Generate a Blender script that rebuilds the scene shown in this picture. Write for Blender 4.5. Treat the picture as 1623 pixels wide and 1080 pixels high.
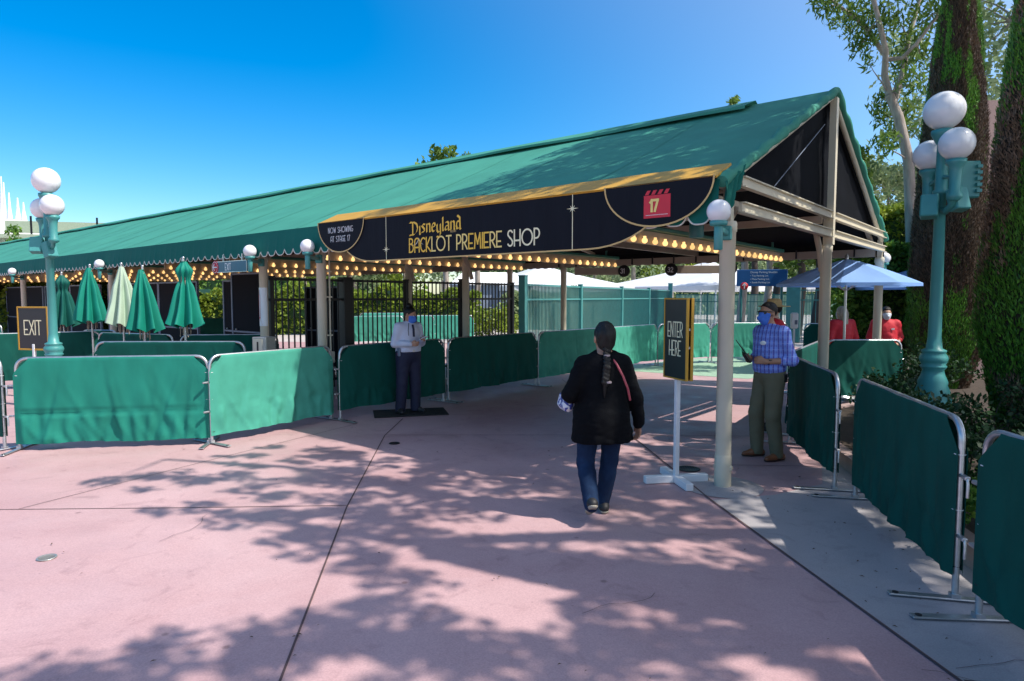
import bpy, math, random
import numpy as np
from mathutils import Vector, Matrix, noise as mnoise
rad = math.radians
scene = bpy.context.scene
for o in list(bpy.data.objects): bpy.data.objects.remove(o)

# ------------------------------------------------------------------ camera, world, sun, exposure
PITCH = math.atan(69/1035.); CAMH = 1.8
cam_d = bpy.data.cameras.new('camera'); cam = bpy.data.objects.new('camera', cam_d)
scene.collection.objects.link(cam); scene.camera = cam
cam_d.sensor_width = 36; cam_d.lens = 36*1035/1623.; cam_d.clip_end = 2000; cam_d.clip_start = .05
cam.location = (0, 0, CAMH); cam.rotation_euler = (rad(90)-PITCH, 0, 0)

SUN_EL = rad(53.5); SUN_H = Vector((.94, -.34, 0)).normalized()
SUN_DIR = Vector((SUN_H.x*math.cos(SUN_EL), SUN_H.y*math.cos(SUN_EL), math.sin(SUN_EL)))
world = bpy.data.worlds.new('World'); scene.world = world; world.use_nodes = True
wn = world.node_tree.nodes; wl = world.node_tree.links
bg = wn['Background']; sky = wn.new('ShaderNodeTexSky'); sky.sky_type = 'NISHITA'; sky.sun_disc = False
sky.sun_elevation = SUN_EL; sky.sun_rotation = math.atan2(SUN_H.x, SUN_H.y)
sky.air_density = 1.0; sky.dust_density = .6; sky.ozone_density = 3.5
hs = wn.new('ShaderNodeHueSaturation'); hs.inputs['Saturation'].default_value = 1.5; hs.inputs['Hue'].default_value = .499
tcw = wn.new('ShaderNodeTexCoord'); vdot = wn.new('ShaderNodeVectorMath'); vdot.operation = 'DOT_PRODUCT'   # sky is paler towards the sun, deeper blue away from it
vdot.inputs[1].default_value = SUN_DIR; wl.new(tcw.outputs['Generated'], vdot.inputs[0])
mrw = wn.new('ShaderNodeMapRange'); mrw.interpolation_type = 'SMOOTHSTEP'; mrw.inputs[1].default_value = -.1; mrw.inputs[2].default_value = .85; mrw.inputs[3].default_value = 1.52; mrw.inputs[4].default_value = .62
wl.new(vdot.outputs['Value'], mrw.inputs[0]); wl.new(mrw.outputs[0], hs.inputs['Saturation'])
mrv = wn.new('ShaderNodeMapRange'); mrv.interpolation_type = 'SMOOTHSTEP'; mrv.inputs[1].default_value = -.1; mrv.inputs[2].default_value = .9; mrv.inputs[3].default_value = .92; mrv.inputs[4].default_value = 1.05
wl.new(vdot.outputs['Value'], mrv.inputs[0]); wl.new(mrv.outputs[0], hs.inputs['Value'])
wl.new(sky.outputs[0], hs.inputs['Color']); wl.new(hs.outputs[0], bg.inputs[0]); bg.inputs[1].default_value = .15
sun_d = bpy.data.lights.new('sun', 'SUN'); sun = bpy.data.objects.new('sun', sun_d); scene.collection.objects.link(sun)
sun_d.energy = 4.0; sun_d.angle = rad(.53); sun_d.color = (1, .94, .85)
sun.rotation_euler = SUN_DIR.to_track_quat('Z', 'Y').to_euler(); sun.location = (20, -10, 30)
scene.view_settings.view_transform = 'Standard'; scene.view_settings.look = 'None'
scene.view_settings.exposure = .60; scene.view_settings.gamma = 1
try:
    scene.cycles.max_bounces = 8; scene.cycles.diffuse_bounces = 4; scene.cycles.transparent_max_bounces = 8
except Exception: pass

# ------------------------------------------------------------------ helpers
COL = scene.collection
def smooth01(a, b, x): 
    t = np.clip((x-a)/(b-a), 0, 1); return t*t*(3-2*t)
def at(px, Y):            # x of a spot seen at column px, Y metres away
    return (px-811.5)/1035.*Y

# structure frame of the canopy: s runs along its gable, t along its ridge
AZ = rad(50.7); DB = Vector((math.cos(AZ), math.sin(AZ), 0)); DA = Vector((-math.sin(AZ), math.cos(AZ), 0))
P0 = Vector((2.012, 6.138, 0))
def W(s, t, z=0.): return P0 + DB*s + DA*t + Vector((0, 0, z))

class MB:
    def __init__(self): self.v = []; self.f = []; self.m = []; self.s = []
    def add(self, vs, fs, mat=0, smooth=False):
        n = len(self.v); self.v += [tuple(p) for p in vs]
        for f in fs: self.f.append(tuple(i+n for i in f)); self.m.append(mat); self.s.append(smooth)
        return self
    def box(self, c, size, mat=0, rz=0., rot=None, bev=0.):
        x, y, z = size[0]/2, size[1]/2, size[2]/2
        M = rot if rot is not None else Matrix.Rotation(rz, 3, 'Z')
        c = Vector(c)
        if bev <= 0:
            P = [(-x,-y,-z),(x,-y,-z),(x,y,-z),(-x,y,-z),(-x,-y,z),(x,-y,z),(x,y,z),(-x,y,z)]
            F = [(0,3,2,1),(4,5,6,7),(0,1,5,4),(1,2,6,5),(2,3,7,6),(3,0,4,7)]
        else:
            b = min(bev, x*.9, y*.9, z*.9); P = []; idx = {}
            for sx in (-1,1):
                for sy in (-1,1):
                    for sz in (-1,1):
                        for k in range(3):
                            p = [sx*x, sy*y, sz*z]
                            for j in range(3):
                                if j != k: p[j] -= (sx,sy,sz)[j]*b
                            idx[(sx,sy,sz,k)] = len(P); P.append(tuple(p))
            F = []
            for k in range(3):
                i, j = (k+1) % 3, (k+2) % 3
                for s in (-1,1):
                    q = []
                    for (a, bb) in ((-1,-1),(1,-1),(1,1),(-1,1)):
                        sg = [0,0,0]; sg[k] = s; sg[i] = a; sg[j] = bb; q.append(idx[(*sg,k)])
                    F.append(tuple(q) if s > 0 else tuple(q[::-1]))
            for k in range(3):
                i, j = (k+1) % 3, (k+2) % 3
                for a in (-1,1):
                    for bb in (-1,1):
                        s1 = [0,0,0]; s1[i] = a; s1[j] = bb; s1[k] = -1; s2 = list(s1); s2[k] = 1
                        F.append((idx[(*s1,i)], idx[(*s2,i)], idx[(*s2,j)], idx[(*s1,j)]))
            for sx in (-1,1):
                for sy in (-1,1):
                    for sz in (-1,1): F.append(tuple(idx[(sx,sy,sz,k)] for k in range(3)))
        return self.add([c + M @ Vector(p) for p in P], F, mat)
    def bar(self, a, b, w, h, mat=0, up=(0,0,1)):      # rectangular bar from a to b
        a, b = Vector(a), Vector(b); d = b-a; L = d.length; d.normalize()
        u = Vector(up); r = d.cross(u)
        if r.length < 1e-4: r = d.cross(Vector((0,1,0)))
        r.normalize(); u = r.cross(d)
        M = Matrix((r, d, u)).transposed()
        return self.box((a+b)/2, (w, L, h), mat, rot=M)
    def tube(self, pts, r, n=10, mat=0, caps=True, smooth=True):
        pts = [Vector(p) for p in pts]; R = r if isinstance(r, (list, tuple)) else [r]*len(pts)
        t0 = (pts[1]-pts[0]).normalized(); nr = t0.orthogonal().normalized(); V = []
        for i, p in enumerate(pts):
            t = (pts[min(i+1, len(pts)-1)]-pts[max(i-1, 0)]).normalized()
            nr = (nr - t*nr.dot(t)).normalized(); bn = t.cross(nr)
            for k in range(n):
                a = 2*math.pi*k/n; V.append(p + (nr*math.cos(a)+bn*math.sin(a))*R[i])
        F = []
        for i in range(len(pts)-1):
            for k in range(n):
                a = i*n+k; b = i*n+(k+1) % n; F.append((a, b, b+n, a+n))
        self.add(V, F, mat, smooth)
        if caps:
            self.add(V[:n], [tuple(range(n))[::-1]], mat); self.add(V[-n:], [tuple(range(n))], mat)
        return self
    def lathe(self, prof, c=(0,0,0), n=20, mat=0, smooth=True, axis=None, close=True):
        c = Vector(c); V = []; M = axis if axis is not None else Matrix.Identity(3)
        for (r, z) in prof:
            for k in range(n):
                a = 2*math.pi*k/n; V.append(c + M @ Vector((r*math.cos(a), r*math.sin(a), z)))
        F = []
        for i in range(len(prof)-1):
            for k in range(n):
                a = i*n+k; b = i*n+(k+1) % n; F.append((a, b, b+n, a+n))
        self.add(V, F, mat, smooth)
        if close:
            if prof[0][0] > 1e-5: self.add(V[:n], [tuple(range(n))[::-1]], mat)
            if prof[-1][0] > 1e-5: self.add(V[-n:], [tuple(range(n))], mat)
        return self
    def sphere(self, c, r, n=20, m=12, mat=0, sz=1.):
        return self.lathe([(max(1e-6, r*math.sin(math.pi*i/m)), -r*sz*math.cos(math.pi*i/m)) for i in range(m+1)], c, n, mat, close=False)
    def prism(self, poly, fn, d, mat=0, back=True):    # polygon (u,v) mapped by fn(u,v,depth)
        n = len(poly); a = [fn(u, v, 0) for u, v in poly]; b = [fn(u, v, d) for u, v in poly]
        fs = [tuple(range(n)), tuple(range(2*n-1, n-1, -1))] if back else [tuple(range(n))]
        fs += [(i, i+n, (i+1) % n+n, (i+1) % n) for i in range(n)]
        return self.add(a+b, fs, mat)
    def grid(self, fn, nu, nv, mat=0, smooth=True, flip=False):
        V = [fn(i/nu, j/nv) for j in range(nv+1) for i in range(nu+1)]
        F = []
        for j in range(nv):
            for i in range(nu):
                a = j*(nu+1)+i; q = (a, a+1, a+nu+2, a+nu+1); F.append(q[::-1] if flip else q)
        return self.add(V, F, mat, smooth)
    def build(self, name, mats, parent=None, loc=None, rz=0.):
        me = bpy.data.meshes.new(name); me.from_pydata(self.v, [], self.f)
        for m in (mats if isinstance(mats, (list, tuple)) else [mats]): me.materials.append(m)
        me.polygons.foreach_set('material_index', self.m); me.polygons.foreach_set('use_smooth', self.s)
        me.update(); o = bpy.data.objects.new(name, me); COL.objects.link(o)
        if parent is not None: o.parent = parent
        if loc is not None: o.location = loc
        o.rotation_euler = (0, 0, rz)
        return o

def np_mesh(name, V, F, mats, parent=None, smooth=False, midx=None):    # quads from numpy
    me = bpy.data.meshes.new(name); nf, k = F.shape
    me.vertices.add(len(V)); me.vertices.foreach_set('co', V.astype(np.float32).ravel())
    me.loops.add(nf*k); me.loops.foreach_set('vertex_index', F.astype(np.int32).ravel())
    me.polygons.add(nf); me.polygons.foreach_set('loop_start', np.arange(0, nf*k, k, dtype=np.int32))
    try: me.polygons.foreach_set('loop_total', np.full(nf, k, dtype=np.int32))
    except Exception: pass
    for m in (mats if isinstance(mats, (list, tuple)) else [mats]): me.materials.append(m)
    if midx is not None: me.polygons.foreach_set('material_index', midx.astype(np.int32))
    me.polygons.foreach_set('use_smooth', np.full(nf, smooth)); me.update(calc_edges=True); me.validate()
    o = bpy.data.objects.new(name, me); COL.objects.link(o)
    if parent is not None: o.parent = parent
    return o

def tag(o, label=None, cat=None, group=None, kind=None):
    if label: o['label'] = label
    if cat: o['category'] = cat
    if group: o['group'] = group
    if kind: o['kind'] = kind
    return o
def thing(name, label, cat, loc=(0,0,0), rz=0., group=None):
    o = bpy.data.objects.new(name, None); COL.objects.link(o); o.empty_display_size = .1
    o.location = loc; o.rotation_euler = (0, 0, rz); return tag(o, label, cat, group)
def children(o): return [c for c in bpy.data.objects if c.parent == o]
def copy_tree(o, parent=None):
    c = o.copy(); COL.objects.link(c)
    if parent is not None: c.parent = parent
    for ch in children(o): copy_tree(ch, c)
    return c
def dup(o, loc, rz, label=None, group=None):
    c = copy_tree(o); c.location = loc; c.rotation_euler = (0, 0, rz)
    if label: c['label'] = label
    if group: c['group'] = group
    return c

# ------------------------------------------------------------------ materials
def mat(name, col, rough=.6, metal=0., var=.12, scale=6., bump=0., bscale=60., emit=None, estr=0., col2=None, spec=.5, detail=4, stretch=None, sheen=0., trans=0.):
    m = bpy.data.materials.new(name); m.use_nodes = True; N = m.node_tree.nodes; L = m.node_tree.links
    p = N['Principled BSDF']; p.inputs['Roughness'].default_value = rough; p.inputs['Metallic'].default_value = metal
    p.inputs['Specular IOR Level'].default_value = spec
    if sheen: p.inputs['Sheen Weight'].default_value = sheen
    tc = N.new('ShaderNodeTexCoord'); src = tc.outputs['Object']
    if stretch:
        mp = N.new('ShaderNodeMapping'); mp.inputs['Scale'].default_value = stretch; L.new(src, mp.inputs[0]); src = mp.outputs[0]
    nz = N.new('ShaderNodeTexNoise'); nz.inputs['Scale'].default_value = scale; nz.inputs['Detail'].default_value = detail
    L.new(src, nz.inputs['Vector'])
    rp = N.new('ShaderNodeValToRGB'); c2 = col2 or tuple(min(1, c*(1+var)) for c in col); c1 = col if col2 else tuple(c*(1-var) for c in col)
    rp.color_ramp.elements[0].position = .3; rp.color_ramp.elements[1].position = .7
    rp.color_ramp.elements[0].color = (*c1, 1); rp.color_ramp.elements[1].color = (*c2, 1)
    L.new(nz.outputs[0], rp.inputs[0]); L.new(rp.outputs[0], p.inputs['Base Color'])
    if bump:
        n2 = N.new('ShaderNodeTexNoise'); n2.inputs['Scale'].default_value = bscale; n2.inputs['Detail'].default_value = 5; L.new(src, n2.inputs['Vector'])
        b = N.new('ShaderNodeBump'); b.inputs['Strength'].default_value = bump; b.inputs['Distance'].default_value = .02
        L.new(n2.outputs[0], b.inputs['Height']); L.new(b.outputs[0], p.inputs['Normal'])
    if emit: p.inputs['Emission Color'].default_value = (*emit, 1); p.inputs['Emission Strength'].default_value = estr
    if trans:
        t = N.new('ShaderNodeBsdfTranslucent'); L.new(rp.outputs[0], t.inputs[0]); mx = N.new('ShaderNodeMixShader'); mx.inputs[0].default_value = trans
        L.new(p.outputs[0], mx.inputs[1]); L.new(t.outputs[0], mx.inputs[2]); L.new(mx.outputs[0], N['Material Output'].inputs[0])
    return m

def leafmat(name, dark, light, trans=.3, rough=.5, nscale=1.5):
    m = bpy.data.materials.new(name); m.use_nodes = True; N = m.node_tree.nodes; L = m.node_tree.links
    p = N['Principled BSDF']; p.inputs['Roughness'].default_value = rough; p.inputs['Specular IOR Level'].default_value = .3
    tc = N.new('ShaderNodeTexCoord'); nz = N.new('ShaderNodeTexNoise'); nz.inputs['Scale'].default_value = nscale; L.new(tc.outputs['Object'], nz.inputs['Vector'])
    gm = N.new('ShaderNodeNewGeometry'); mth = N.new('ShaderNodeMath'); mth.operation = 'ADD'
    m2 = N.new('ShaderNodeMath'); m2.operation = 'MULTIPLY'; m2.inputs[1].default_value = .55
    L.new(gm.outputs['Random Per Island'], m2.inputs[0]); L.new(m2.outputs[0], mth.inputs[0])
    m3 = N.new('ShaderNodeMath'); m3.operation = 'MULTIPLY'; m3.inputs[1].default_value = .5; L.new(nz.outputs[0], m3.inputs[0]); L.new(m3.outputs[0], mth.inputs[1])
    rp = N.new('ShaderNodeValToRGB'); rp.color_ramp.elements[0].position = .2; rp.color_ramp.elements[1].position = .85
    rp.color_ramp.elements[0].color = (*dark, 1); rp.color_ramp.elements[1].color = (*light, 1); L.new(mth.outputs[0], rp.inputs[0])
    L.new(rp.outputs[0], p.inputs['Base Color'])
    t = N.new('ShaderNodeBsdfTranslucent'); L.new(rp.outputs[0], t.inputs[0]); mx = N.new('ShaderNodeMixShader'); mx.inputs[0].default_value = trans
    L.new(p.outputs[0], mx.inputs[1]); L.new(t.outputs[0], mx.inputs[2]); L.new(mx.outputs[0], N['Material Output'].inputs[0])
    return m

def concrete(name, c1, c2, c3, rough=.55):
    m = bpy.data.materials.new(name); m.use_nodes = True; N = m.node_tree.nodes; L = m.node_tree.links
    p = N['Principled BSDF']; p.inputs['Specular IOR Level'].default_value = .35
    tc = N.new('ShaderNodeTexCoord'); src = tc.outputs['Object']
    def nz(s, d=6, dist=0.):
        n = N.new('ShaderNodeTexNoise'); n.inputs['Scale'].default_value = s; n.inputs['Detail'].default_value = d; n.inputs['Roughness'].default_value = .62
        n.inputs['Distortion'].default_value = dist; L.new(src, n.inputs['Vector']); return n.outputs[0]
    def ramp(i, a, b, ca, cb):
        r = N.new('ShaderNodeValToRGB'); r.color_ramp.elements[0].position = a; r.color_ramp.elements[1].position = b
        r.color_ramp.elements[0].color = (*ca, 1); r.color_ramp.elements[1].color = (*cb, 1); L.new(i, r.inputs[0]); return r.outputs[0]
    def mix(f, a, b, mode='MIX'):
        x = N.new('ShaderNodeMix'); x.data_type = 'RGBA'; x.blend_type = mode
        if isinstance(f, float): x.inputs[0].default_value = f
        else: L.new(f, x.inputs[0])
        L.new(a, x.inputs[6]); L.new(b, x.inputs[7]); return x.outputs[2]
    base = ramp(nz(.55, 7, .4), .33, .68, c1, c2)
    base = mix(ramp(nz(1.7, 8, .8), .52, .72, (0,0,0), (.7,.7,.7)), base, ramp(nz(9.), 0, 1, c3, c3))
    base = mix(1., base, ramp(nz(110., 4), .25, .75, (.80,.80,.80), (1.14,1.14,1.14)), 'MULTIPLY')
    base = mix(1., base, ramp(nz(2.6, 9, 1.6), .56, .72, (1,1,1), (.78,.76,.77)), 'MULTIPLY')
    vo = N.new('ShaderNodeTexVoronoi'); vo.inputs['Scale'].default_value = 2.3; L.new(src, vo.inputs['Vector'])
    base = mix(1., base, ramp(vo.outputs['Distance'], .03, .06, (.60,.58,.58), (1,1,1)), 'MULTIPLY')
    v2 = N.new('ShaderNodeTexVoronoi'); v2.inputs['Scale'].default_value = 7.; L.new(src, v2.inputs['Vector'])
    base = mix(1., base, ramp(v2.outputs['Distance'], .03, .07, (.74,.73,.74), (1,1,1)), 'MULTIPLY')
    L.new(base, p.inputs['Base Color'])
    L.new(ramp(nz(2.2), .3, .7, (rough-.12,)*3, (rough+.12,)*3), p.inputs['Roughness'])
    b = N.new('ShaderNodeBump'); b.inputs['Strength'].default_value = .12; b.inputs['Distance'].default_value = .01
    L.new(nz(180., 4), b.inputs['Height']); L.new(b.outputs[0], p.inputs['Normal'])
    return m

M = {}
M['pink'] = concrete('pink_concrete', (.45,.275,.28), (.56,.375,.38), (.51,.335,.345), .5)
M['grey'] = concrete('grey_concrete', (.35,.325,.335), (.44,.41,.415), (.32,.295,.30), .55)
M['farpave'] = concrete('far_paving', (.50,.45,.43), (.58,.52,.50), (.5,.46,.45))
M['joint'] = mat('joint', (.10,.06,.06), .9)
M['mint'] = mat('mint_paint', (.28,.42,.30), .7, var=.08, bump=.1)
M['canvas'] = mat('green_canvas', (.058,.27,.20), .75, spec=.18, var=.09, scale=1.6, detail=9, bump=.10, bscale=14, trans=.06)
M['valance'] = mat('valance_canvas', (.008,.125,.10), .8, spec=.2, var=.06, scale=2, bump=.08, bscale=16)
M['liner'] = mat('black_liner', (.010,.011,.013), .8, spec=.15)
M['gable'] = mat('gable_canvas', (.003,.004,.007), .85, spec=.08, var=.2, scale=2, bump=.15, bscale=6)
M['tan'] = mat('tan_paint', (.62,.56,.43), .42, var=.05, scale=3, bump=.03)
M['tanbeam'] = mat('tan_beam_paint', (.46,.38,.29), .5, var=.08, scale=4)
M['trim'] = mat('white_trim', (.72,.70,.62), .6)
M['green'] = mat('green_enamel', (.03,.20,.15), .4, var=.06)
M['teal'] = mat('teal_paint', (.06,.275,.265), .42, var=.07, scale=4, bump=.03)
M['teald'] = mat('dark_teal_paint', (.025,.16,.16), .45)
M['globe'] = mat('white_globe', (.80,.80,.82), .12, var=.02, spec=.5)
M['bulb'] = mat('lit_bulb', (.35,.20,.06), .3, emit=(1,.58,.22), estr=1.05)
_n = M['bulb'].node_tree; _oi = _n.nodes.new('ShaderNodeObjectInfo'); _mr = _n.nodes.new('ShaderNodeMapRange'); _mr.inputs[3].default_value = .70; _mr.inputs[4].default_value = 1.25
_n.links.new(_oi.outputs['Random'], _mr.inputs[0]); _n.links.new(_mr.outputs[0], _n.nodes['Principled BSDF'].inputs['Emission Strength'])
M['barrier'] = mat('shaded_barrier_cloth', (.003,.078,.060), .75, spec=.2, var=.16, scale=5, stretch=(1,1,.35), bump=.12, bscale=240, sheen=.0, trans=.05)  # cover cloth with shade put into its colour, for barriers standing in shade
M['barrierbrightsun'] = mat('bright_sun_barrier_cloth', (.065,.34,.25), .75, spec=.2, var=.1, scale=5, bump=.12, bscale=240, trans=.05)  # same cover cloth, lightest copy: strong sun and haze put into its colour
M['barriersun'] = mat('sunlit_barrier_cloth', (.016,.215,.158), .75, spec=.2, var=.13, scale=5, stretch=(1,1,.35), bump=.12, bscale=240, trans=.05)  # same cover cloth, lighter copy: sunlight put into its colour
M['galv'] = mat('galvanised_steel', (.52,.54,.56), .38, .85, var=.12, scale=25)
M['rubber'] = mat('black_rubber', (.015,.015,.015), .8)
M['navy'] = mat('banner_navy', (.008,.0095,.015), .7, spec=.15, var=.12, scale=1.5, bump=.2, bscale=5, stretch=(4,1,.5))
M['gold'] = mat('banner_gold', (.52,.28,.025), .55, var=.06)
M['goldline'] = mat('gold_line', (.62,.42,.16), .5, var=.04)
M['yellow'] = mat('gold_letter', (.85,.52,.05), .5, var=.05)
M['pale'] = mat('pale_gold_letter', (.88,.68,.22), .5, var=.05)
M['cream'] = mat('cream_letter', (.86,.80,.52), .5, var=.04)
M['white'] = mat('white_paint', (.78,.79,.80), .45, var=.03, bump=.03)
M['red'] = mat('red_paint', (.55,.012,.025), .5, var=.05)
M['redflag'] = mat('clapper_red', (.62,.02,.04), .5, var=.05)
M['pinkletter'] = mat('peach_letter', (.85,.55,.25), .5, var=.03)
M['black'] = mat('black_paint', (.012,.012,.014), .5)
M['blacksign'] = mat('sign_black', (.014,.016,.022), .3, var=.2, scale=2)
M['iron'] = mat('black_iron', (.010,.012,.014), .45)
M['panel'] = mat('charcoal_panel', (.010,.011,.017), .75, spec=.15, var=.12, scale=2)
M['panelfr'] = mat('blue_grey_frame', (.16,.19,.26), .45, .3)
M['bluesign'] = mat('sign_blue', (.012,.09,.26), .4, var=.05)
M['exitblue'] = mat('exit_sign_blue', (.015,.10,.17), .4, var=.05)
M['umb'] = mat('umbrella_green', (.005,.21,.15), .65, spec=.25, var=.10, scale=3, bump=.1, bscale=60)
M['umbd'] = mat('umbrella_dark_green', (.006,.10,.08), .65, spec=.25, var=.08, scale=3, bump=.1, bscale=60)
M['umbp'] = mat('umbrella_pale_green', (.42,.55,.42), .6, var=.08, scale=3, bump=.1, bscale=60)
M['umbb'] = mat('umbrella_blue', (.30,.52,.95), .6, var=.05, scale=3, trans=.35)
M['alu'] = mat('aluminium', (.6,.6,.6), .35, .8)
M['wood'] = mat('pale_wood', (.42,.33,.24), .6, var=.15, scale=12)
M['mesh'] = None
M['tentw'] = mat('tent_white', (.78,.80,.84), .6, var=.06, scale=.8, trans=.25)
M['stucco'] = mat('mauve_stucco', (.30,.20,.19), .85, var=.08, scale=2, bump=.3, bscale=60)
M['soil'] = mat('soil', (.05,.035,.025), .9, var=.3, scale=12, bump=.5)
M['curb'] = mat('curb_stone', (.38,.27,.25), .7, var=.1, bump=.2)
M['bark'] = mat('grey_bark', (.26,.21,.18), .85, var=.3, scale=5, bump=.5, bscale=14, stretch=(3,3,.6), col2=(.42,.36,.31))
M['barkd'] = mat('dark_bark', (.06,.045,.04), .9, var=.3, scale=6, bump=.5, bscale=14, stretch=(3,3,.5))
M['leaf'] = leafmat('eucalyptus_leaf', (.045,.11,.015), (.22,.33,.06), .35)
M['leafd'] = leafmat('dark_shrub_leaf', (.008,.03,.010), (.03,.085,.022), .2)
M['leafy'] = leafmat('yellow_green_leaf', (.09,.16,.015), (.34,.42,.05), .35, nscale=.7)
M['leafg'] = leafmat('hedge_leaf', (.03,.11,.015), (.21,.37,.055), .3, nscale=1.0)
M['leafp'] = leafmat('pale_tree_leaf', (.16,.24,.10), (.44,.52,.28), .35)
M['bldgreen'] = mat('sage_roof', (.36,.42,.31), .8, var=.08)
M['bldw'] = mat('spire_white', (.80,.80,.80), .6, var=.03)
M['bluegrey'] = mat('blue_grey_wall', (.22,.27,.36), .7, var=.08)
M['steel'] = mat('brushed_steel', (.42,.41,.38), .4, .6, var=.1, scale=20)

def screenmat():
    m = bpy.data.materials.new('teal_screen_mesh'); m.use_nodes = True; N = m.node_tree.nodes; L = m.node_tree.links
    p = N['Principled BSDF']; p.inputs['Base Color'].default_value = (.45,.74,.62,1); p.inputs['Roughness'].default_value = .7
    tr = N.new('ShaderNodeBsdfTransparent'); tr.inputs[0].default_value = (1,1,1,1); t2 = N.new('ShaderNodeBsdfTranslucent'); t2.inputs[0].default_value = (.40,.75,.64,1)
    nz = N.new('ShaderNodeTexNoise'); nz.inputs['Scale'].default_value = .8; tc = N.new('ShaderNodeTexCoord'); L.new(tc.outputs['Object'], nz.inputs['Vector'])
    mr = N.new('ShaderNodeMapRange'); mr.inputs[3].default_value = .36; mr.inputs[4].default_value = .66; L.new(nz.outputs[0], mr.inputs[0])
    m1 = N.new('ShaderNodeMixShader'); m1.inputs[0].default_value = .4; L.new(p.outputs[0], m1.inputs[1]); L.new(t2.outputs[0], m1.inputs[2])
    m2 = N.new('ShaderNodeMixShader'); L.new(mr.outputs[0], m2.inputs[0]); L.new(m1.outputs[0], m2.inputs[1]); L.new(tr.outputs[0], m2.inputs[2])
    L.new(m2.outputs[0], N['Material Output'].inputs[0]); return m
M['mesh'] = screenmat()

# ------------------------------------------------------------------ lettering (stroke alphabet)
def arc(cx, cy, rx, ry, a0, a1, n=10):
    return [(cx+rx*math.cos(rad(a0+(a1-a0)*i/n)), cy+ry*math.sin(rad(a0+(a1-a0)*i/n))) for i in range(n+1)]
def ell(w): return arc(w/2, .5, w/2, .5, 90, 450, 22)
DECO = {   # letter: (width, [strokes]); tall narrow letters with a low waist
 'A': (.42, [[(0,0),(0,.72)]+arc(.21,.76,.21,.24,180,0)+[(.42,0)], [(0,.33),(.42,.33)]]),
 'B': (.38, [[(0,0),(0,1)], [(0,1)]+arc(.14,.80,.18,.20,90,-90)+[(0,.60)], [(0,.60)]+arc(.16,.30,.22,.30,90,-90)+[(0,0)]]),
 'C': (.40, [arc(.26,.5,.26,.5,55,305,16)]),
 'D': (.42, [[(0,0),(0,1)]+arc(.12,.5,.30,.5,90,-90,14)+[(0,0)]]),
 'E': (.34, [[(.34,1),(0,1),(0,0),(.34,0)], [(0,.36),(.28,.36)]]),
 'F': (.34, [[(.34,1),(0,1),(0,0)], [(0,.40),(.28,.40)]]),
 'G': (.44, [arc(.26,.5,.26,.5,55,330,16)+[(.46,.42),(.26,.42)]]),
 'H': (.42, [[(0,0),(0,1)],[(.42,0),(.42,1)],[(0,.33),(.42,.33)]]),
 'I': (.0, [[(0,0),(0,1)]]),
 'K': (.38, [[(0,0),(0,1)],[(.36,1),(.04,.42)],[(.04,.42),(.40,0)]]),
 'L': (.30, [[(0,1),(0,0),(.30,0)]]),
 'M': (.50, [[(0,0),(.06,1),(.25,.30),(.44,1),(.50,0)]]),
 'N': (.40, [[(0,0),(0,1),(.40,0),(.40,1)]]),
 'O': (.74, [ell(.74)]),
 'P': (.36, [[(0,0),(0,1)],[(0,1)]+arc(.14,.70,.22,.30,90,-90)+[(0,.40)]]),
 'R': (.38, [[(0,0),(0,1)],[(0,1)]+arc(.14,.72,.22,.28,90,-90)+[(0,.44)],[(.14,.44),(.38,0)]]),
 'S': (.36, [arc(.19,.78,.17,.22,30,200,9)+[(.10,.60),(.28,.42)]+arc(.18,.22,.18,.22,30,-150,9)]),
 'T': (.40, [[(0,1),(.40,1)],[(.20,1),(.20,0)]]),
 'W': (.54, [[(0,1),(.12,0),(.27,.75),(.42,0),(.54,1)]]),
 'X': (.40, [[(0,0),(.40,1)],[(0,1),(.40,0)]]),
 '1': (.14, [[(0,.82),(.14,1),(.14,0)]]), '7': (.40, [[(0,1),(.40,1),(.12,0)]]),
 '2': (.42, [arc(.21,.74,.20,.26,170,-30,10)+[(0,0),(.43,0)]]),
 '3': (.40, [arc(.18,.76,.19,.24,150,-80,10), arc(.18,.27,.22,.27,80,-150,10)]),
 ' ': (.22, []),
}
NIB = {    # pen-written letters
 'D': (.62, [[(.02,1.02),(.22,.98),(.22,0)], [(0,.98),(.34,.98),(.52,.84),(.60,.55),(.52,.20),(.34,.02),(0,.0)], [(.0,-.08),(.16,.06)]]),
 'i': (.12, [[(.06,.66),(.06,.02),(.12,.0)], [(.04,.86),(.08,.90)]]),
 's': (.28, [[(.26,.60),(.12,.66),(.03,.54),(.22,.26),(.22,.08),(.02,.02)]]),
 'n': (.32, [[(.05,.66),(.05,0)], [(.05,.54),(.20,.66),(.28,.56),(.28,.02),(.32,0)]]),
 'e': (.30, [[(.06,.34),(.26,.42),(.24,.62),(.12,.66),(.04,.40),(.06,.10),(.16,0),(.28,.10)]]),
 'y': (.32, [[(.04,.66),(.04,.20),(.12,.04),(.26,.12)], [(.28,.66),(.28,-.12),(.18,-.32),(.02,-.26)]]),
 'l': (.12, [[(.04,1.02),(.06,.98),(.06,.04),(.12,0)]]),
 'a': (.32, [[(.06,.60),(.18,.66),(.27,.56),(.27,.04),(.33,0)], [(.27,.38),(.10,.34),(.04,.16),(.10,.02),(.27,.14)]]),
 'd': (.32, [[(.10,1.04),(.26,.86),(.28,.04),(.33,0)], [(.27,.58),(.10,.62),(.04,.30),(.10,.04),(.27,.14)]]),
}
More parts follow.
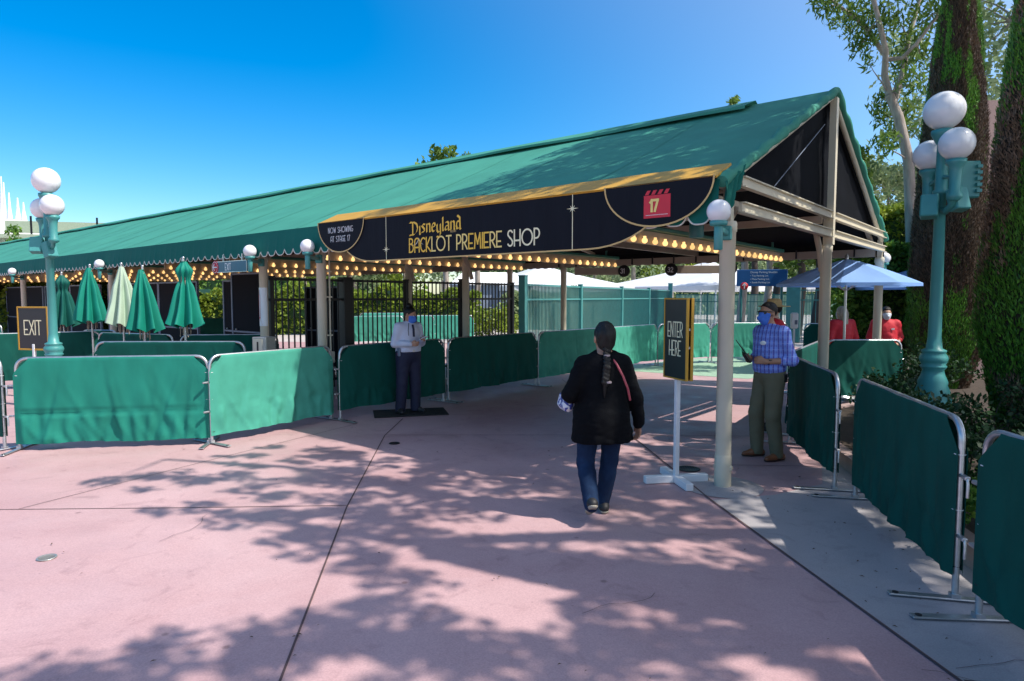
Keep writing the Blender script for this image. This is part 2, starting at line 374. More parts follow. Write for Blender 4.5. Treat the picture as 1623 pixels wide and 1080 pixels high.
def ribbon(mb, pts, w, fn, off, mat=0):
    P = [Vector((p[0], p[1])) for p in pts]; n = len(P); Lf = []; Rt = []
    closed = (P[0]-P[-1]).length < 1e-4
    for i in range(n):
        a = P[i-1] if i > 0 else (P[-2] if closed else None); b = P[i+1] if i < n-1 else (P[1] if closed else None)
        d1 = (P[i]-a).normalized() if a is not None and (P[i]-a).length > 1e-6 else None
        d2 = (b-P[i]).normalized() if b is not None and (b-P[i]).length > 1e-6 else None
        if d1 is None: d1 = d2
        if d2 is None: d2 = d1
        n1 = Vector((-d1.y, d1.x)); n2 = Vector((-d2.y, d2.x)); mm = (n1+n2)
        mm = mm.normalized() if mm.length > 1e-3 else n1
        k = min(1.9, 1/max(.3, mm.dot(n1))); e = Vector((0, 0))
        if not closed and i == 0: e = -d2*w*.5
        if not closed and i == n-1: e = d1*w*.5
        Lf.append(P[i]+mm*k*w/2+e); Rt.append(P[i]-mm*k*w/2+e)
    V = [fn(q.x, q.y, off) for q in Lf]+[fn(q.x, q.y, off) for q in Rt]
    mb.add(V, [(i, i+n, i+n+1, i+1) for i in range(n-1)], mat)
def nibbon(mb, pts, w, fn, off, mat=0, ang=38):
    nv = (math.cos(rad(ang))*w/2, math.sin(rad(ang))*w/2)
    for i in range(len(pts)-1):
        (x0, y0), (x1, y1) = pts[i], pts[i+1]
        q = [(x0-nv[0], y0-nv[1]), (x0+nv[0], y0+nv[1]), (x1+nv[0], y1+nv[1]), (x1-nv[0], y1-nv[1])]
        mb.add([fn(u, v, off+.0002*i) for u, v in q], [(0,1,2,3)], mat)
def write(mb, text, x0, z0, h, fn, w=.075, gap=.13, width=None, mats=None, off=.004, xs=1.):
    tot = sum(DECO[c][0]*xs+gap for c in text)-gap; k = 1.
    if width: k = width/(tot*h)
    x = 0.
    for i, c in enumerate(text):
        wd, st = DECO[c]
        sub = []
        for q in st:                      # break strokes at sharp corners so every leg keeps its full width
            cur = [q[0]]
            for a, b, c2 in zip(q[:-2], q[1:-1], q[2:]):
                cur.append(b); d1 = (Vector(b)-Vector(a)).normalized(); d2 = (Vector(c2)-Vector(b)).normalized()
                if d1.dot(d2) < .15: sub.append(cur); cur = [b]
            cur.append(q[-1]); sub.append(cur)
        for j, s in enumerate(sub):
            ribbon(mb, [(x0+(x+p[0]*xs)*h*k, z0+p[1]*h) for p in s], w*h, fn, off+.0006*j, mats[i] if mats else 0)
        x += wd*xs+gap
    return tot*h*k
def text_mesh(name, body, size, mats, parent, loc, rot, align='LEFT'):
    cu = bpy.data.curves.new(name, 'FONT'); cu.body = body; cu.size = size; cu.align_x = align; cu.extrude = .001
    o = bpy.data.objects.new(name, cu); COL.objects.link(o)
    dg = bpy.context.evaluated_depsgraph_get(); me = bpy.data.meshes.new_from_object(o.evaluated_get(dg))
    bpy.data.objects.remove(o); me.materials.clear(); me.materials.append(mats)
    r = bpy.data.objects.new(name, me); COL.objects.link(r); r.parent = parent; r.location = loc; r.rotation_euler = rot; return r

# ------------------------------------------------------------------ ground and planting bed
def sheet(name, poly, z, m, kind='structure'):
    mb = MB(); mb.add([(x, y, z) for x, y in poly], [tuple(range(len(poly)))], 0); return tag(mb.build(name, m), kind=kind)
sheet('ground', [(-400,-60),(400,-60),(400,500),(-400,500)], -.012, M['farpave'])
plaza = sheet('plaza_paving', [(-40,-12),(14,-12),(14,14),(10,24),(-40,30)], -.004, M['pink'])
mbj = MB()
def joint(pts, w=.012, z=.0):
    for a, b in zip(pts[:-1], pts[1:]):
        a = Vector((*a, z)); b = Vector((*b, z)); n = Vector((-(b-a).y, (b-a).x, 0)).normalized()*w/2
        mbj.add([a-n, b-n, b+n, a+n], [(0,1,2,3)])
joint([(-1.62,9.6),(-1.66,8.42),(-1.42,5.5),(-1.09,2.95),(-.8,.5),(-.7,-6)], .013)
joint([(-9,5.38),(-4.34,5.44),(-2.76,5.49),(-1.43,5.55)], .010)
joint([(-4.2,5.45),(-3.3,7.2),(-2.2,9.2)], .008, .0012)
joint([(-1.66,8.44),(1.54,8.44),(3.3,8.36)], .010)
joint([(1.55,8.42),(1.76,5.75),(2.1,3.0),(2.45,0),(2.8,-6)], .016, .0046)
joint([(1.56,6.95),(3.4,6.85)], .010, .0012)
joint([(1.56,8.5),(1.1,14.2)], .010)
joint([(2.12,2.95),(3.0,2.82)], .012, .006)
rc = random.Random(3)
for x, y, a, n in ((2.15,3.05,.5,7),(2.3,2.8,2.2,6),(-2.6,4.7,1.2,9),(.4,3.6,.3,8),(1.2,6.9,2.0,7)):
    pp = [(x, y)]
    for k in range(n): a += rc.uniform(-.6,.6); x += .07*math.cos(a); y += .07*math.sin(a); pp.append((x, y))
    joint(pp, .0035, .0062)
tag(mbj.build('paving_joints', M['joint']), kind='structure')
sheet('concrete_walk', [(1.775,5.7),(2.1,3.0),(2.45,0),(2.8,-6),(3.6,-6),(3.3,3.2),(3.35,5.7),(3.6,7.5),(3.0,6.2),(2.4,5.85)], .0, M['grey'])
mp = MB(); mp.lathe([(.0,.004),(.36,.004),(.375,.001)], (2.0,6.12,0), 40, close=False); tag(mp.build('footing_pad', M['grey']), kind='structure')
sheet('painted_ground', [(2.2,16.3),(5.2,14.3),(7.2,16.2),(7.9,20.3),(4.9,18.8),(3.6,17.6)], .0, M['mint'])
# drain covers
def drain(x, y, r, m, lab):
    mb = MB(); mb.lathe([(r*1.25,.0012),(r*1.2,.005),(r,.005),(r*.98,.003),(0,.003)], (0,0,0), 24, close=False)
    for k in range(-3, 4): mb.box((k*r*.25, 0, .0055), (r*.08, 1.6*math.sqrt(max(1e-6, r*r-(k*r*.25)**2)), .002))
    tag(mb.build('drain_cover', m, None, (x, y, 0)), lab, 'drain cover')
drain(-3.22,4.41,.05,M['steel'],'small round brass cleanout cap in the sunlit pink paving at left')
drain(1.85,6.75,.10,M['iron'],'dark round drain cover in the paving beside the near canopy post')
drain(-1.45,7.95,.055,M['iron'],'small dark round cover in the paving in front of the black mat')
# bed behind the right barriers
bedpoly = [(3.02,-6),(3.02,3.4),(3.02,3.72),(3.36,5.6),(3.75,7.9),(4.4,9.4),(5.9,10.5),(6.9,11.2),(7.4,13.6),(16,13.6),(16,-6)]
sheet('planting_bed', bedpoly, .13, M['soil'])
mc = MB()
for a, b in zip(bedpoly[:8], bedpoly[1:9]):
    d = (Vector(b)-Vector(a)).normalized(); mc.bar((*a, .075), (b[0]-d.x*.003, b[1]-d.y*.003, .075), .14, .15)
tag(mc.build('bed_kerb', M['curb']), kind='structure')
# litter: small dry leaves
rng = random.Random(5)
lit = MB()
for k in range(120):
    x = rng.uniform(-4, 3.1); y = rng.uniform(2.4, 9)
    if rng.random() < .35: x = rng.uniform(2.0, 3.0); y = rng.uniform(2.5, 6)
    r = rng.uniform(.004, .011); a = rng.uniform(0, 6.3)
    q = [Vector((math.cos(a)*r*1.7, math.sin(a)*r*1.7, .008)), Vector((-math.sin(a)*r*.6, math.cos(a)*r*.6, .012)), Vector((-math.cos(a)*r*1.5, -math.sin(a)*r*1.5, .007)), Vector((math.sin(a)*r*.6, -math.cos(a)*r*.6, .011))]
    lit.add([Vector((x, y, 0))+p for p in q], [(0,1,2,3)])
tag(lit.build('leaf_litter', mat('dry_leaf', (.10,.06,.03), .8, var=.4)), kind='stuff')

# ------------------------------------------------------------------ canopy
S0, S1, SR = -.33, 7.18, 3.5; ZE, ZR = 2.83, 4.53; T0, T1 = -.05, 48.
def slope_z(s): return ZE+(ZR-ZE)*((s-S0)/(SR-S0) if s <= SR else (S1-s)/(S1-SR))
FRAMES = [0.03, 3.3, 6.55, 8.2] + [8.2+3.36*k for k in range(1, 12)]
def sag(s, t):
    k = (s-S0)/(SR-S0) if s <= SR else (S1-s)/(S1-SR)
    f = min(abs(t-x) for x in FRAMES); w = math.sin(math.pi*min(1, max(0, k)))
    return -.045*w*min(1, f/1.6)**1.5 + .012*mnoise.noise(Vector((s*1.2, t*.8, 3.)))*w + .010*mnoise.noise(Vector((s*.6, t*2.6, 9.)))*w
cn = thing('shade_canopy', 'long green gabled canvas canopy on tan posts over the shop entrance', 'canopy', P0, AZ)
mb = MB()
def ngap(u): return T0+(T1-T0)*(u**1.35)
mb.grid(lambda u, v: (S0+(SR-S0)*v, ngap(u), slope_z(S0+(SR-S0)*v)+sag(S0+(SR-S0)*v, ngap(u))), 260, 26)
mb.grid(lambda u, v: (S1+(SR-S1)*v, ngap(u), slope_z(S1+(SR-S1)*v)+sag(S1+(SR-S1)*v, ngap(u))), 160, 12, flip=True)
# rolled, bunched gable hem
for sg, e in ((0, S0), (1, S1)):
    pts = []; rr = []
    for i in range(90):
        k = i/89.; s = e+(SR-e)*k; pts.append((s, T0-.015, slope_z(s)-.015+.009*math.sin(k*47)+.010*mnoise.noise(Vector((k*30, sg, 0)))))
        rr.append(.050+.007*math.sin(k*47+1)+.016*mnoise.noise(Vector((k*22, 5+sg, 0))))
    mb.tube(pts, rr, 10)
roof = mb.build('roof_canvas', M['canvas'], cn)
# ridge flap, standing a little off the slope
mb = MB()
mb.grid(lambda u, v: (3.10+.42*v, 1.0+(T1-1.0)*u, slope_z(3.10)+.075+(ZR+.06-slope_z(3.10)-.075)*v+.01*math.sin(u*90)*(1-v)), 140, 4)
mb.grid(lambda u, v: (3.10, 1.0+(T1-1.0)*u, slope_z(3.10)+.035+.04*v+.01*math.sin(u*90)), 140, 1)
mb.grid(lambda u, v: (3.52+.3*v, 1.0+(T1-1.0)*u, ZR+.06-.13*v), 60, 2)
mb.build('ridge_flap', M['canvas'], cn)
for tt in np.arange(1.62, 47, 1.68):
    mb = MB()
    mb.grid(lambda u, v, tt=tt: (S0+(3.08-S0)*v, tt+.045*u, slope_z(S0+(3.08-S0)*v)+sag(S0+(3.08-S0)*v, tt)+.004), 1, 26); mb.build('seam', M['canvas'], cn)
# dark lining under the roof
mb = MB()
for e in (S0+.02, S1-.02): mb.grid(lambda u, v, e=e: (e+(SR-e)*v, T0+.04+(T1-T0)*u, slope_z(e+(SR-e)*v)-.075+min(0, sag(e+(SR-e)*v, T0+(T1-T0)*u))), 120, 10, flip=(e < 1))
mb.build('roof_lining', M['liner'], cn)
# valances
PIT = .235
def scal(t): u = (t/PIT) % 1.; return .085*abs(2*u-1)**3.2
def vwave(t, k): return (.018*mnoise.noise(Vector((t*1.7, 0, 1)))+.012*math.sin(t*5.1+math.sin(t*1.3)*2))*k
def near_v(t, v):   # v 0 top .. 1 bottom
    zb = 2.45+scal(t)-.015*mnoise.noise(Vector((t*.6, 3, 0))); z = ZE+.01+(zb-ZE-.01)*v
    return (S0-.015-.045*v+vwave(t, v), t, z)
nt = 2400
mb = MB()
V = []; F = []
ts = [T0+(T1-T0)*(i/nt)**1.25 for i in range(nt+1)]
for t in ts:
    for j in range(6): V.append(near_v(t, j/5))
for i in range(nt):
    for j in range(5): a = i*6+j; F.append((a, a+1, a+7, a+6))
mb.add(V, F, 0, True)
# gathered canvas corner between the banner and the gable
mb.grid(lambda u, v: (S0-.02+.45*u, T0-.05-.02*math.sin(u*20+v*6), slope_z(S0+.45*u)-.02-(.36-.28*u)*v+.02*math.sin(u*14)), 24, 10)
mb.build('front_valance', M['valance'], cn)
mb = MB()
mb.tube([(near_v(t, 1)[0], t, near_v(t, 1)[2]) for t in ts if t < 40], .0085, 4, caps=False)
mb.build('valance_trim', M['trim'], cn)
mb = MB(); V = []; F = []; n2 = 900
for i in range(n2+1):
    t = T0+(26-T0)*i/n2
    for j in range(3): V.append((S1+.01, t, ZE+.01+(2.49+.6*scal(t)-ZE)*j/2))
for i in range(n2):
    for j in range(2): a = i*3+j; F.append((a, a+3, a+4, a+1))
mb.add(V, F); mb.grid(lambda u, v: (S1+.012, 26+(T1-26)*u, ZE-.3*v), 8, 1); mb.build('rear_valance', M['liner'], cn)
# gable cloth
mb = MB()
gc = lambda u, v: (.10+(7.0-.10)*u, .06+.02*mnoise.noise(Vector((u*4, v*3, 1))), 2.93+max(.0, (slope_z(.10+6.9*u)-.06-2.93))*v)
mb.grid(gc, 40, 12); mb.build('gable_cloth', M['gable'], cn)
# gable frame
def tb(name, a, b, w, h, m='tan', up=(0,0,1)):
    q = MB(); q.bar(a, b, w, h, 0, up); return q.build(name, M[m], cn)
for z in (2.88, 2.64):
    q = MB(); q.bar((.14, -.06, z), (3.42, -.06, z), .035, .10); q.bar((3.58, -.06, z), (7.1, -.06, z), .035, .10)
    for e in (-1, 1):
        q.bar((.14, -.075, z+.046*e), (3.42, -.075, z+.046*e), .062, .012); q.bar((3.58, -.075, z+.046*e), (7.1, -.075, z+.046*e), .062, .012)
    q.build('gable_rail', M['tan'], cn)
for e in (S0+.12, S1-.1):
    q = MB(); q.tube([(e, -.02, slope_z(e)-.085), (SR, -.02, ZR-.085)], .036, 10); q.build('rake_pipe', M['tan'], cn)
q = MB(); q.tube([(1.35, .02, 3.0), (3.3, .02, 4.05)], .006, 5); q.build('stay_wire', M['panelfr'], cn)
# posts
def post(s, t, r=.073, top=2.5, high=None):
    q = MB(); q.lathe([(r+.006,0),(r+.006,.29),(r+.001,.30),(r,.31),(r,top-.1),(r+.008,top-.095),(r+.008,top-.02),(r,top)], (s, t, 0), 20)
    q.box((s, t, top+.17), (.075, .075, .36))
    q.box((s, t-.003, .18), (.05, 2*r+.03, .05), bev=.01)
    if high: q.bar((s, t-.045, top), (s, t-.045, high), .10, .085, up=(0,1,0))
    return q.build('post', M['tan'], cn)
TP = [0., 6.44, 8.13, 14.88, 21.85, 28.6, 35.3]
for t in TP:
    post(0, t); post(7.1, t if t < 1 else t+.35, .07)
    post(3.5, t if t < 1 else t+.22, .07, high=4.42 if t < 1 else None)
# conduit on the second post
q = MB()
q.tube([(.12, 6.40, .75), (.12, 6.40, 2.35), (.05, 6.30, 2.5), (.05, 6.3, 2.7)], .014, 8); q.box((.12, 6.38, .85), (.09, .07, .18), bev=.01)
for z in (1.2, 1.8, 2.2): q.box((.10, 6.40, z), (.10, .05, .02))
q.build('conduit', M['tan'], cn)
# rafters, ties, beams
q = MB()
for t in FRAMES:
    for e in (S0+.1, S1-.1): q.bar((e, t+.1, slope_z(e)-.13), (SR, t+.1, ZR-.13), .06, .07)
    q.bar((0, t+.1, 2.70), (7.1, t+.1, 2.70), .07, .10)
q.build('rafter_frame', M['tanbeam'], cn)
q = MB()
for s, z, w in ((0, 2.60, .12), (7.1, 2.58, .14), (3.5, 2.84, .10)): q.bar((s, T0+.12, z), (s, T1-.2, z), .06, w)
for s in (.9, 1.9, 2.8, 4.3, 5.2, 6.2): q.bar((s, T0+.12, slope_z(s)-.11), (s, T1-.2, slope_z(s)-.11), .05, .06)
q.build('longitudinal_beam', M['tanbeam'], cn)
for t in TP[:4]:
    q = MB(); q.tube([(3.5, t+.05, 2.15), (3.42, t+.06, 2.4), (3.2, t+.06, 2.66)], .04, 8); q.build('brace', M['tanbeam'], cn)
    q = MB(); q.tube([(.02, t+.05, 2.2), (.1, t+.06, 2.45), (.35, t+.06, 2.66)], .03, 8); q.build('brace', M['tanbeam'], cn)
for t in (1.6, 4.6):
    for a, b in ((1.0, 3.4), (4.2, 6.9)): q = MB(); q.bar((a, t, 2.78), (b, t+1.2, 2.78), .05, .06); q.build('brace', M['tanbeam'], cn)
# black lashings on the rear beam
q = MB()
for t in np.arange(.4, 7, .5): q = MB(); q.box((7.06, t, 2.6), (.05, .02, .16)); q.build('lashing', M['black'], cn)
# dark can light seen behind the banner
q = MB(); q.lathe([(.07,0),(.075,.01),(.075,.22),(.05,.25)], (.55, .55, 2.42), 16); q.build('can_light', M['teald'], cn)

# beams lined with lit bulbs
ORD = ['first','second','third','fourth','fifth','sixth','seventh','eighth','ninth','tenth','eleventh','twelfth','thirteenth','fourteenth']
bt = [1.25, 4.45, 6.85, 9.75, 12.6, 15.4, 18.2, 21.0, 23.8, 26.6, 29.4, 32.2, 35.0]
bulb_me = None; lb0 = None
for i, t in enumerate(bt):
    lab = '%s beam lined with glowing round bulbs inside the green canopy, counting from its gable end' % ORD[i]
    if lb0 is None:
        r = thing('bulb_beam', lab, 'string lights', W(0, t, 0), AZ, 'bulb lined beams under the canopy')
        q = MB(); q.box((2.9, 0, 2.475), (5.3, .04, .15)); q.build('board', M['tanbeam'], r)
        q = MB(); q.box((2.9, -.02, 2.582), (5.36, .12, .055), bev=.01)
        for s in (.6, 2.9, 5.2): q.box((s, 0, 2.66), (.03, .03, .10))
        q.build('channel', M['green'], r)
        for k in range(21):
            q = MB(); q.sphere((0, 0, 0), .033, 14, 8); q.lathe([(.018,.032),(.018,.05)], (0,.0,.0), 8)
            if bulb_me is None: b = q.build('bulb', M['bulb'], r); bulb_me = b.data
            else: b = bpy.data.objects.new('bulb', bulb_me); COL.objects.link(b); b.parent = r
            b.location = (.36+.254*k, -.066, 2.43)
        lb0 = r
    else: dup(lb0, W(0, t, 0), AZ, lab)

# ------------------------------------------------------------------ shop banner
bn = thing('shop_banner', 'long black and gold fabric banner lettered for the backlot shop along the canopy edge', 'banner', W(-.415, 5.88), AZ-rad(90))
ft = lambda d0: (lambda u, v, d: (u, -d0-d, v))
def halfd(c, rx, ry, zt, n=26): return [(c-rx, zt)]+[(c-rx*math.cos(math.pi*i/n), zt-ry*math.sin(math.pi*i/n)) for i in range(n+1)][1:]
main = [(.45, 2.862)]+[(1.2-.75*math.cos(rad(9*i)), 2.78-.5*math.sin(rad(9*i))) for i in range(11)]+[(4.6+.85*math.sin(rad(9*i)), 2.78-.5*math.cos(rad(9*i))) for i in range(11)]+[(5.45, 2.862)]
def panel(name, poly, d0, th=.006):
    q = MB(); q.prism(poly[::-1], lambda u, v, d: (u, -d0+d, v), th); return q.build(name, M['navy'], bn)
panel('main_panel', main, .0)
pl = panel('end_panel', halfd(.53, .53, .44, 2.862), .014); pr = panel('end_panel', halfd(5.36, .56, .41, 2.862), .014)
q = MB(); ribbon(q, main[1:-1], .016, ft(.0015), .0); ribbon(q, halfd(.53, .522, .432, 2.86), .016, ft(.0155), 0); ribbon(q, halfd(5.36, .552, .402, 2.86), .016, ft(.0155), 0)
q.build('gold_edging', M['goldline'], bn)
q = MB(); q.add([(0,-.016,2.856),(5.93,-.016,2.856),(5.93,.33,3.02),(0,.33,3.02),(0,.0,2.84),(5.93,.0,2.84),(5.93,.34,3.0),(0,.34,3.0)], [(0,1,2,3),(7,6,5,4),(0,4,5,1),(1,5,6,2),(2,6,7,3),(3,7,4,0)])
q.build('gold_band', M['gold'], bn)
q = MB()
for u, zs in ((1.5, 2.42), (4.42, 2.70)):
    q = MB(); ribbon(q, [(u, 2.29), (u, 2.855)], .009, ft(.003), 0)
    for k in range(8):
        a = k*45; L = .075 if k % 2 == 0 else .045; w = .007
        d = Vector((math.cos(rad(a)), math.sin(rad(a)))); n = Vector((-d.y, d.x))*w
        q.add([(u+n.x, -.0045-.0004*k, zs+n.y), (u+d.x*L, -.0045-.0004*k, zs+d.y*L), (u-n.x, -.0045-.0004*k, zs-n.y)], [(0,2,1)])
    q.build('star_line', M['cream'], bn)
# lettering
q = MB()
s = 'BACKLOT PREMIERE SHOP'
mm = [0,0,0,0,1,1,1, 1, 1,1,0,0,0,0,1,1, 1, 2,2,2,2]
write(q, s, 1.95, 2.362, .168, ft(0), w=.11, gap=.135, width=2.05, mats=mm)
q.build('shop_lettering', [M['yellow'], M['pale'], M['cream']], bn)
q = MB(); x = 0.; word = 'Disneyland'; tot = sum(NIB[c][0]+.06 for c in word); k = .90/tot
for c in word:
    for j, st in enumerate(NIB[c][1]):
        nibbon(q, [(1.96+(x+p[0])*k, 2.575+p[1]*.158+(.02 if c not in 'Diy' else 0)) for p in st], .028, ft(.004+.0022*j), 0, 0 if word.index(c) < 5 else 0)
    x += NIB[c][0]+.06
q.build('resort_lettering', M['yellow'], bn)
q = MB(); write(q, 'RESORT', 2.68, 2.568, .022, ft(0), w=.16, gap=.3); q.build('small_lettering', M['goldline'], bn)
q = MB(); write(q, 'NOW SHOWING', .26, 2.70, .075, ft(.0145), w=.085, gap=.17, width=.56, off=.003); write(q, 'AT STAGE 17', .315, 2.575, .075, ft(.0145), w=.085, gap=.17, width=.44, off=.003)
q.build('caption_lettering', M['white'], pl)
q = MB(); q.prism([(5.235,2.535),(5.505,2.535),(5.505,2.745),(5.235,2.745)][::-1], lambda u, v, d: (u, -.0165+d, v), .002, 0)
for k in range(4):
    x0 = 5.245+.064*k; q.prism([(x0,2.75),(x0+.036,2.75),(x0+.06,2.79),(x0+.024,2.79)][::-1], lambda u, v, d: (u, -.0165+d, v), .002, 0)
q.build('clapper_emblem', M['redflag'], pr)
q = MB(); write(q, '17', 5.305, 2.60, .098, ft(.0165), w=.24, gap=.22, off=.003); q.build('emblem_number', M['pale'], pr)
q = MB()
for k in range(24): q.box((5.262+.0094*k, -.0185, 2.562), (.0055, .002, .006))
q.build('dotted_line', M['white'], pr)

# ------------------------------------------------------------------ globe lamps on the canopy posts
def globe_lamp(s0, t0, ps, pt, z, label):
    ds, dt = ps-s0, pt-t0; D = math.hypot(ds, dt)
    r = thing('globe_lamp', label, 'lamp', W(s0, t0, z), AZ+math.atan2(dt, ds)-rad(90), 'globe lamps on the canopy posts')
    q = MB(); q.sphere((0,0,0), .103, 24, 16); q.build('globe', M['globe'], r)
    q = MB(); q.lathe([(.05,-.125),(.072,-.12),(.078,-.085),(.066,-.082)], n=18); q.lathe([(.034,-.33),(.038,-.325),(.038,-.13),(.034,-.12)], n=14)
    q.build('stem', M['teal'], r)
    q = MB(); q.box((0, D/2-.05, -.15), (.05, D-.14, .05), bev=.008); q.box((0, D-.10, -.15), (.10, .06, .13), bev=.01); q.build('bracket', M['teal'], r)
    return r
for t, dt, lab in ((0., -.11, 'white globe lamp on the near corner post beneath the banner end'), (6.44, -.40, 'white globe lamp on the post at the left end of the banner'),
               (8.13, -.48, 'white globe lamp above the blue hanging exit sign'), (14.88, -.75, 'white globe lamp between the second and third closed umbrellas'),
               (21.85, -1.0, 'white globe lamp at the far left under the canopy edge')):
    globe_lamp(-.50, t+dt, 0, t, 2.535, lab)
globe_lamp(7.42, -.02, 7.1, 0, 2.5, 'white globe lamp behind the far gable post, above the blue umbrella')

# ------------------------------------------------------------------ hanging signs
def exit_hang():
    c = W(-.42, 8.42, 2.315); r = thing('hanging_sign', 'blue hanging exit sign with a round red arrow at its left', 'sign', c, AZ-rad(90))
    q = MB(); q.box((.02, 0, 0), (1.04, .03, .19), bev=.006); q.build('sign_board', M['exitblue'], r)
    q = MB()
    for z in (-.091, .091): q.box((.02, -.014, z), (1.04, .010, .010))
    q.box((.538, -.014, 0), (.010, .010, .17)); q.build('rim', M['alu'], r)
    ax = Matrix.Rotation(rad(90), 3, 'X')
    q = MB(); q.lathe([(0,.024),(.105,.024),(.112,.016),(.112,-.016)], (-.52, 0, 0), 28, axis=ax, close=False); d = q.build('arrow_disc', M['red'], r)
    q = MB(); q.lathe([(.09,.0265),(.098,.0265)], (-.52,0,0), 28, axis=ax, close=False); ribbon(q, [(-.455, 0), (-.58, 0)], .018, ft(.026), 0); ribbon(q, [(-.535,.05),(-.585,0),(-.535,-.05)], .018, ft(.027), 0); q.build('arrow', M['white'], d)
    q = MB(); write(q, 'EXIT', -.17, -.055, .11, ft(.015), w=.13, gap=.2, off=.002); q.build('lettering', M['white'], r)
    for x in (-.25, .38): q = MB(); q.box((x, 0, .15), (.02, .02, .11)); q.build('hanger', M['alu'], r)
exit_hang()
# lane number boards hanging on the far side
def lane(num, s, t, beamdir, label):
    r = thing('lane_number_sign', label, 'sign', W(s, t, 2.385), AZ-rad(90)+rad(28), 'lane number signs hanging from the canopy')
    ax = Matrix.Rotation(rad(90), 3, 'X')
    q = MB(); q.lathe([(0,.02),(.128,.02),(.135,.012),(.135,-.012),(0,-.012)], (0,0,0), 28, axis=ax, close=False); q.build('disc', M['black'], r)
    q = MB(); write(q, num, -.07, -.05, .10, ft(.0205), w=.15, gap=.2, off=.002); q.build('number', M['white'], r)
    if abs(beamdir) < .5: return
    q = MB(); q.box((beamdir*.62, .03, -.0), (1.0, .05, .17), bev=.006); q.box((beamdir*.62, .03, .13), (.015, .015, .16)); q.build('board', M['tanbeam'], r)
lane('31', 7.05, 5.1, -1, 'round black disc numbered 31 with a tan board hanging beyond the banner')
lane('32', 7.05, 3.95, 1, 'round black disc numbered 32 with a tan board hanging under the canopy')
lane('33', 7.05, 2.66, -.001, 'round black disc numbered 33 half hidden behind the near canopy post')

# ------------------------------------------------------------------ crowd barriers
BG = 'cloth covered crowd barriers'
def barrier(a, b, label, seed=0, m='barrier', h=1.08, bot=.16, fold=1., nodetail=False):
    a = Vector((*a, 0)); b = Vector((*b, 0)); L = (b-a).length; rz = math.atan2(b.y-a.y, b.x-a.x)
    r = thing('crowd_barrier', label, 'barrier', a, rz, BG); R = .125
    pth = [(0,0,.03),(0,0,h-R)]+[(R-R*math.cos(rad(15*k)), 0, h-R+R*math.sin(rad(15*k))) for k in range(1, 7)]
    pth = pth+[(L-x, y, z) for x, y, z in pth[::-1]]
    q = MB(); q.tube(pth, .0195, 10); q.tube([(.0,0,.24),(L,0,.24)], .012, 8)
    for k in range(1, int(L/.35)): q.tube([(L*k/int(L/.35),0,.24),(L*k/int(L/.35),0,h)], .007, 5)
    q.build('frame', M['galv'], r)
    for x in (0, L):
        q = MB(); q.box((x, 0, .014), (.055, .72, .012), bev=.004); q.box((x, 0, .03), (.05, .05, .03)); f = q.build('foot', M['galv'], r)
        for y in (-.32, .32): q = MB(); q.lathe([(.018,0),(.018,.003)], (x, y, .021), 12); q.build('rubber_stud', M['rubber'], f)
    for x, e in ((0, -1), (L, 1)):
        for z in (.76, .40):
            q = MB(); q.box((x+e*.055, 0, z), (.085, .03, .022), bev=.005)
            if e > 0: q.tube([(x+.09,0,z),(x+.10,0,z-.03),(x+.10,0,z-.11)], .009, 6)
            q.build('latch', M['galv'], r)
    rs = random.Random(seed); o1, o2 = rs.uniform(0, 50), rs.uniform(0, 50)
    dfs = [(rs.uniform(.05, L-.05), rs.uniform(-.9, .9), rs.uniform(.05, .16), rs.uniform(.3, 1)) for _ in range(9)]
    def cl(u, v):
        if v < .44: z = bot+(h-.012-bot)*(v/.44); y = -.026; side = -1
        elif v > .56: z = bot+(h-.012-bot)*((1-v)/.44); y = .026; side = 1
        else: k = (v-.44)/.12; y = -.026*math.cos(math.pi*k); z = h-.012+.024*math.sin(math.pi*k); side = 0
        cut = .165*max(0, min(1, (z-(h-.18))/.165))**1.1; x0 = -.024+cut; x = x0+(L-2*x0)*u
        if side == 0: return (x, y, z+.003*mnoise.noise(Vector((x*6, o1, 0))))
        dz = (h-z)/(h-bot); edge = min(1, min(x-x0, L-x0-x)/.10)
        n = .013*mnoise.noise(Vector((x*2.6+o1, z*1.3, o2)))*dz*1.4
        n += .011*mnoise.noise(Vector((x*6.5+o2+z*1.5, z*2.0, o1)))*dz
        for (fx, sl, w, am) in dfs:       # soft diagonal pulls
            d = x-(fx+sl*(h-z)*.45); n += .010*am*math.exp(-(d/w)**2*2)*math.sin(d/w*3.)*dz
        if z < .42: n += .020*mnoise.noise(Vector((x*9+o2, z*3.2+.7*mnoise.noise(Vector((x*3,z*5,o1))), o1)))
        n -= .016*math.exp(-((z-.43)/.010)**2)
        n = n*1.7*fold*edge+.02*dz*edge
        n += .016*max(0, 1-abs(mnoise.noise(Vector((x*4.2+z*2.4+o2, z*1.1, o1+5))))*2.4)**3*dz*edge*(.4+dz)
        n = max(n, -.006)
        zz = z+(.022*mnoise.noise(Vector((x*2.2+o1, 3, o2))) if z < bot+.02 else 0)
        return (x, y+side*n, zz)
    for x, e in ((.012, 1), (L-.012, -1)):
        for z in (h-.20, .55, bot+.05): q = MB(); q.lathe([(.030,-.003),(.033,0),(.030,.003)], (x, 0, z), 10, close=False); q.build('zip_tie', M['white'] if z > .5 else M['black'], r)
    q = MB(); q.grid(cl, max(30, int(L*52)), 56); q.build('cover', M[m], r)
    return r
barrier((-5.82,7.62),(-3.73,7.96), 'sunlit green barrier nearest at left, beside the frame edge', 1, 'barriersun', bot=.07, fold=1.25)
barrier((-3.69,7.93),(-2.66,9.52), 'green barrier half sunlit and half in canopy shade, left of the guard', 2, 'barrierbrightsun', bot=.10, fold=1.2)
barrier((-2.50,9.42),(-1.18,11.12), 'dark shaded green barrier directly behind the guard', 3)
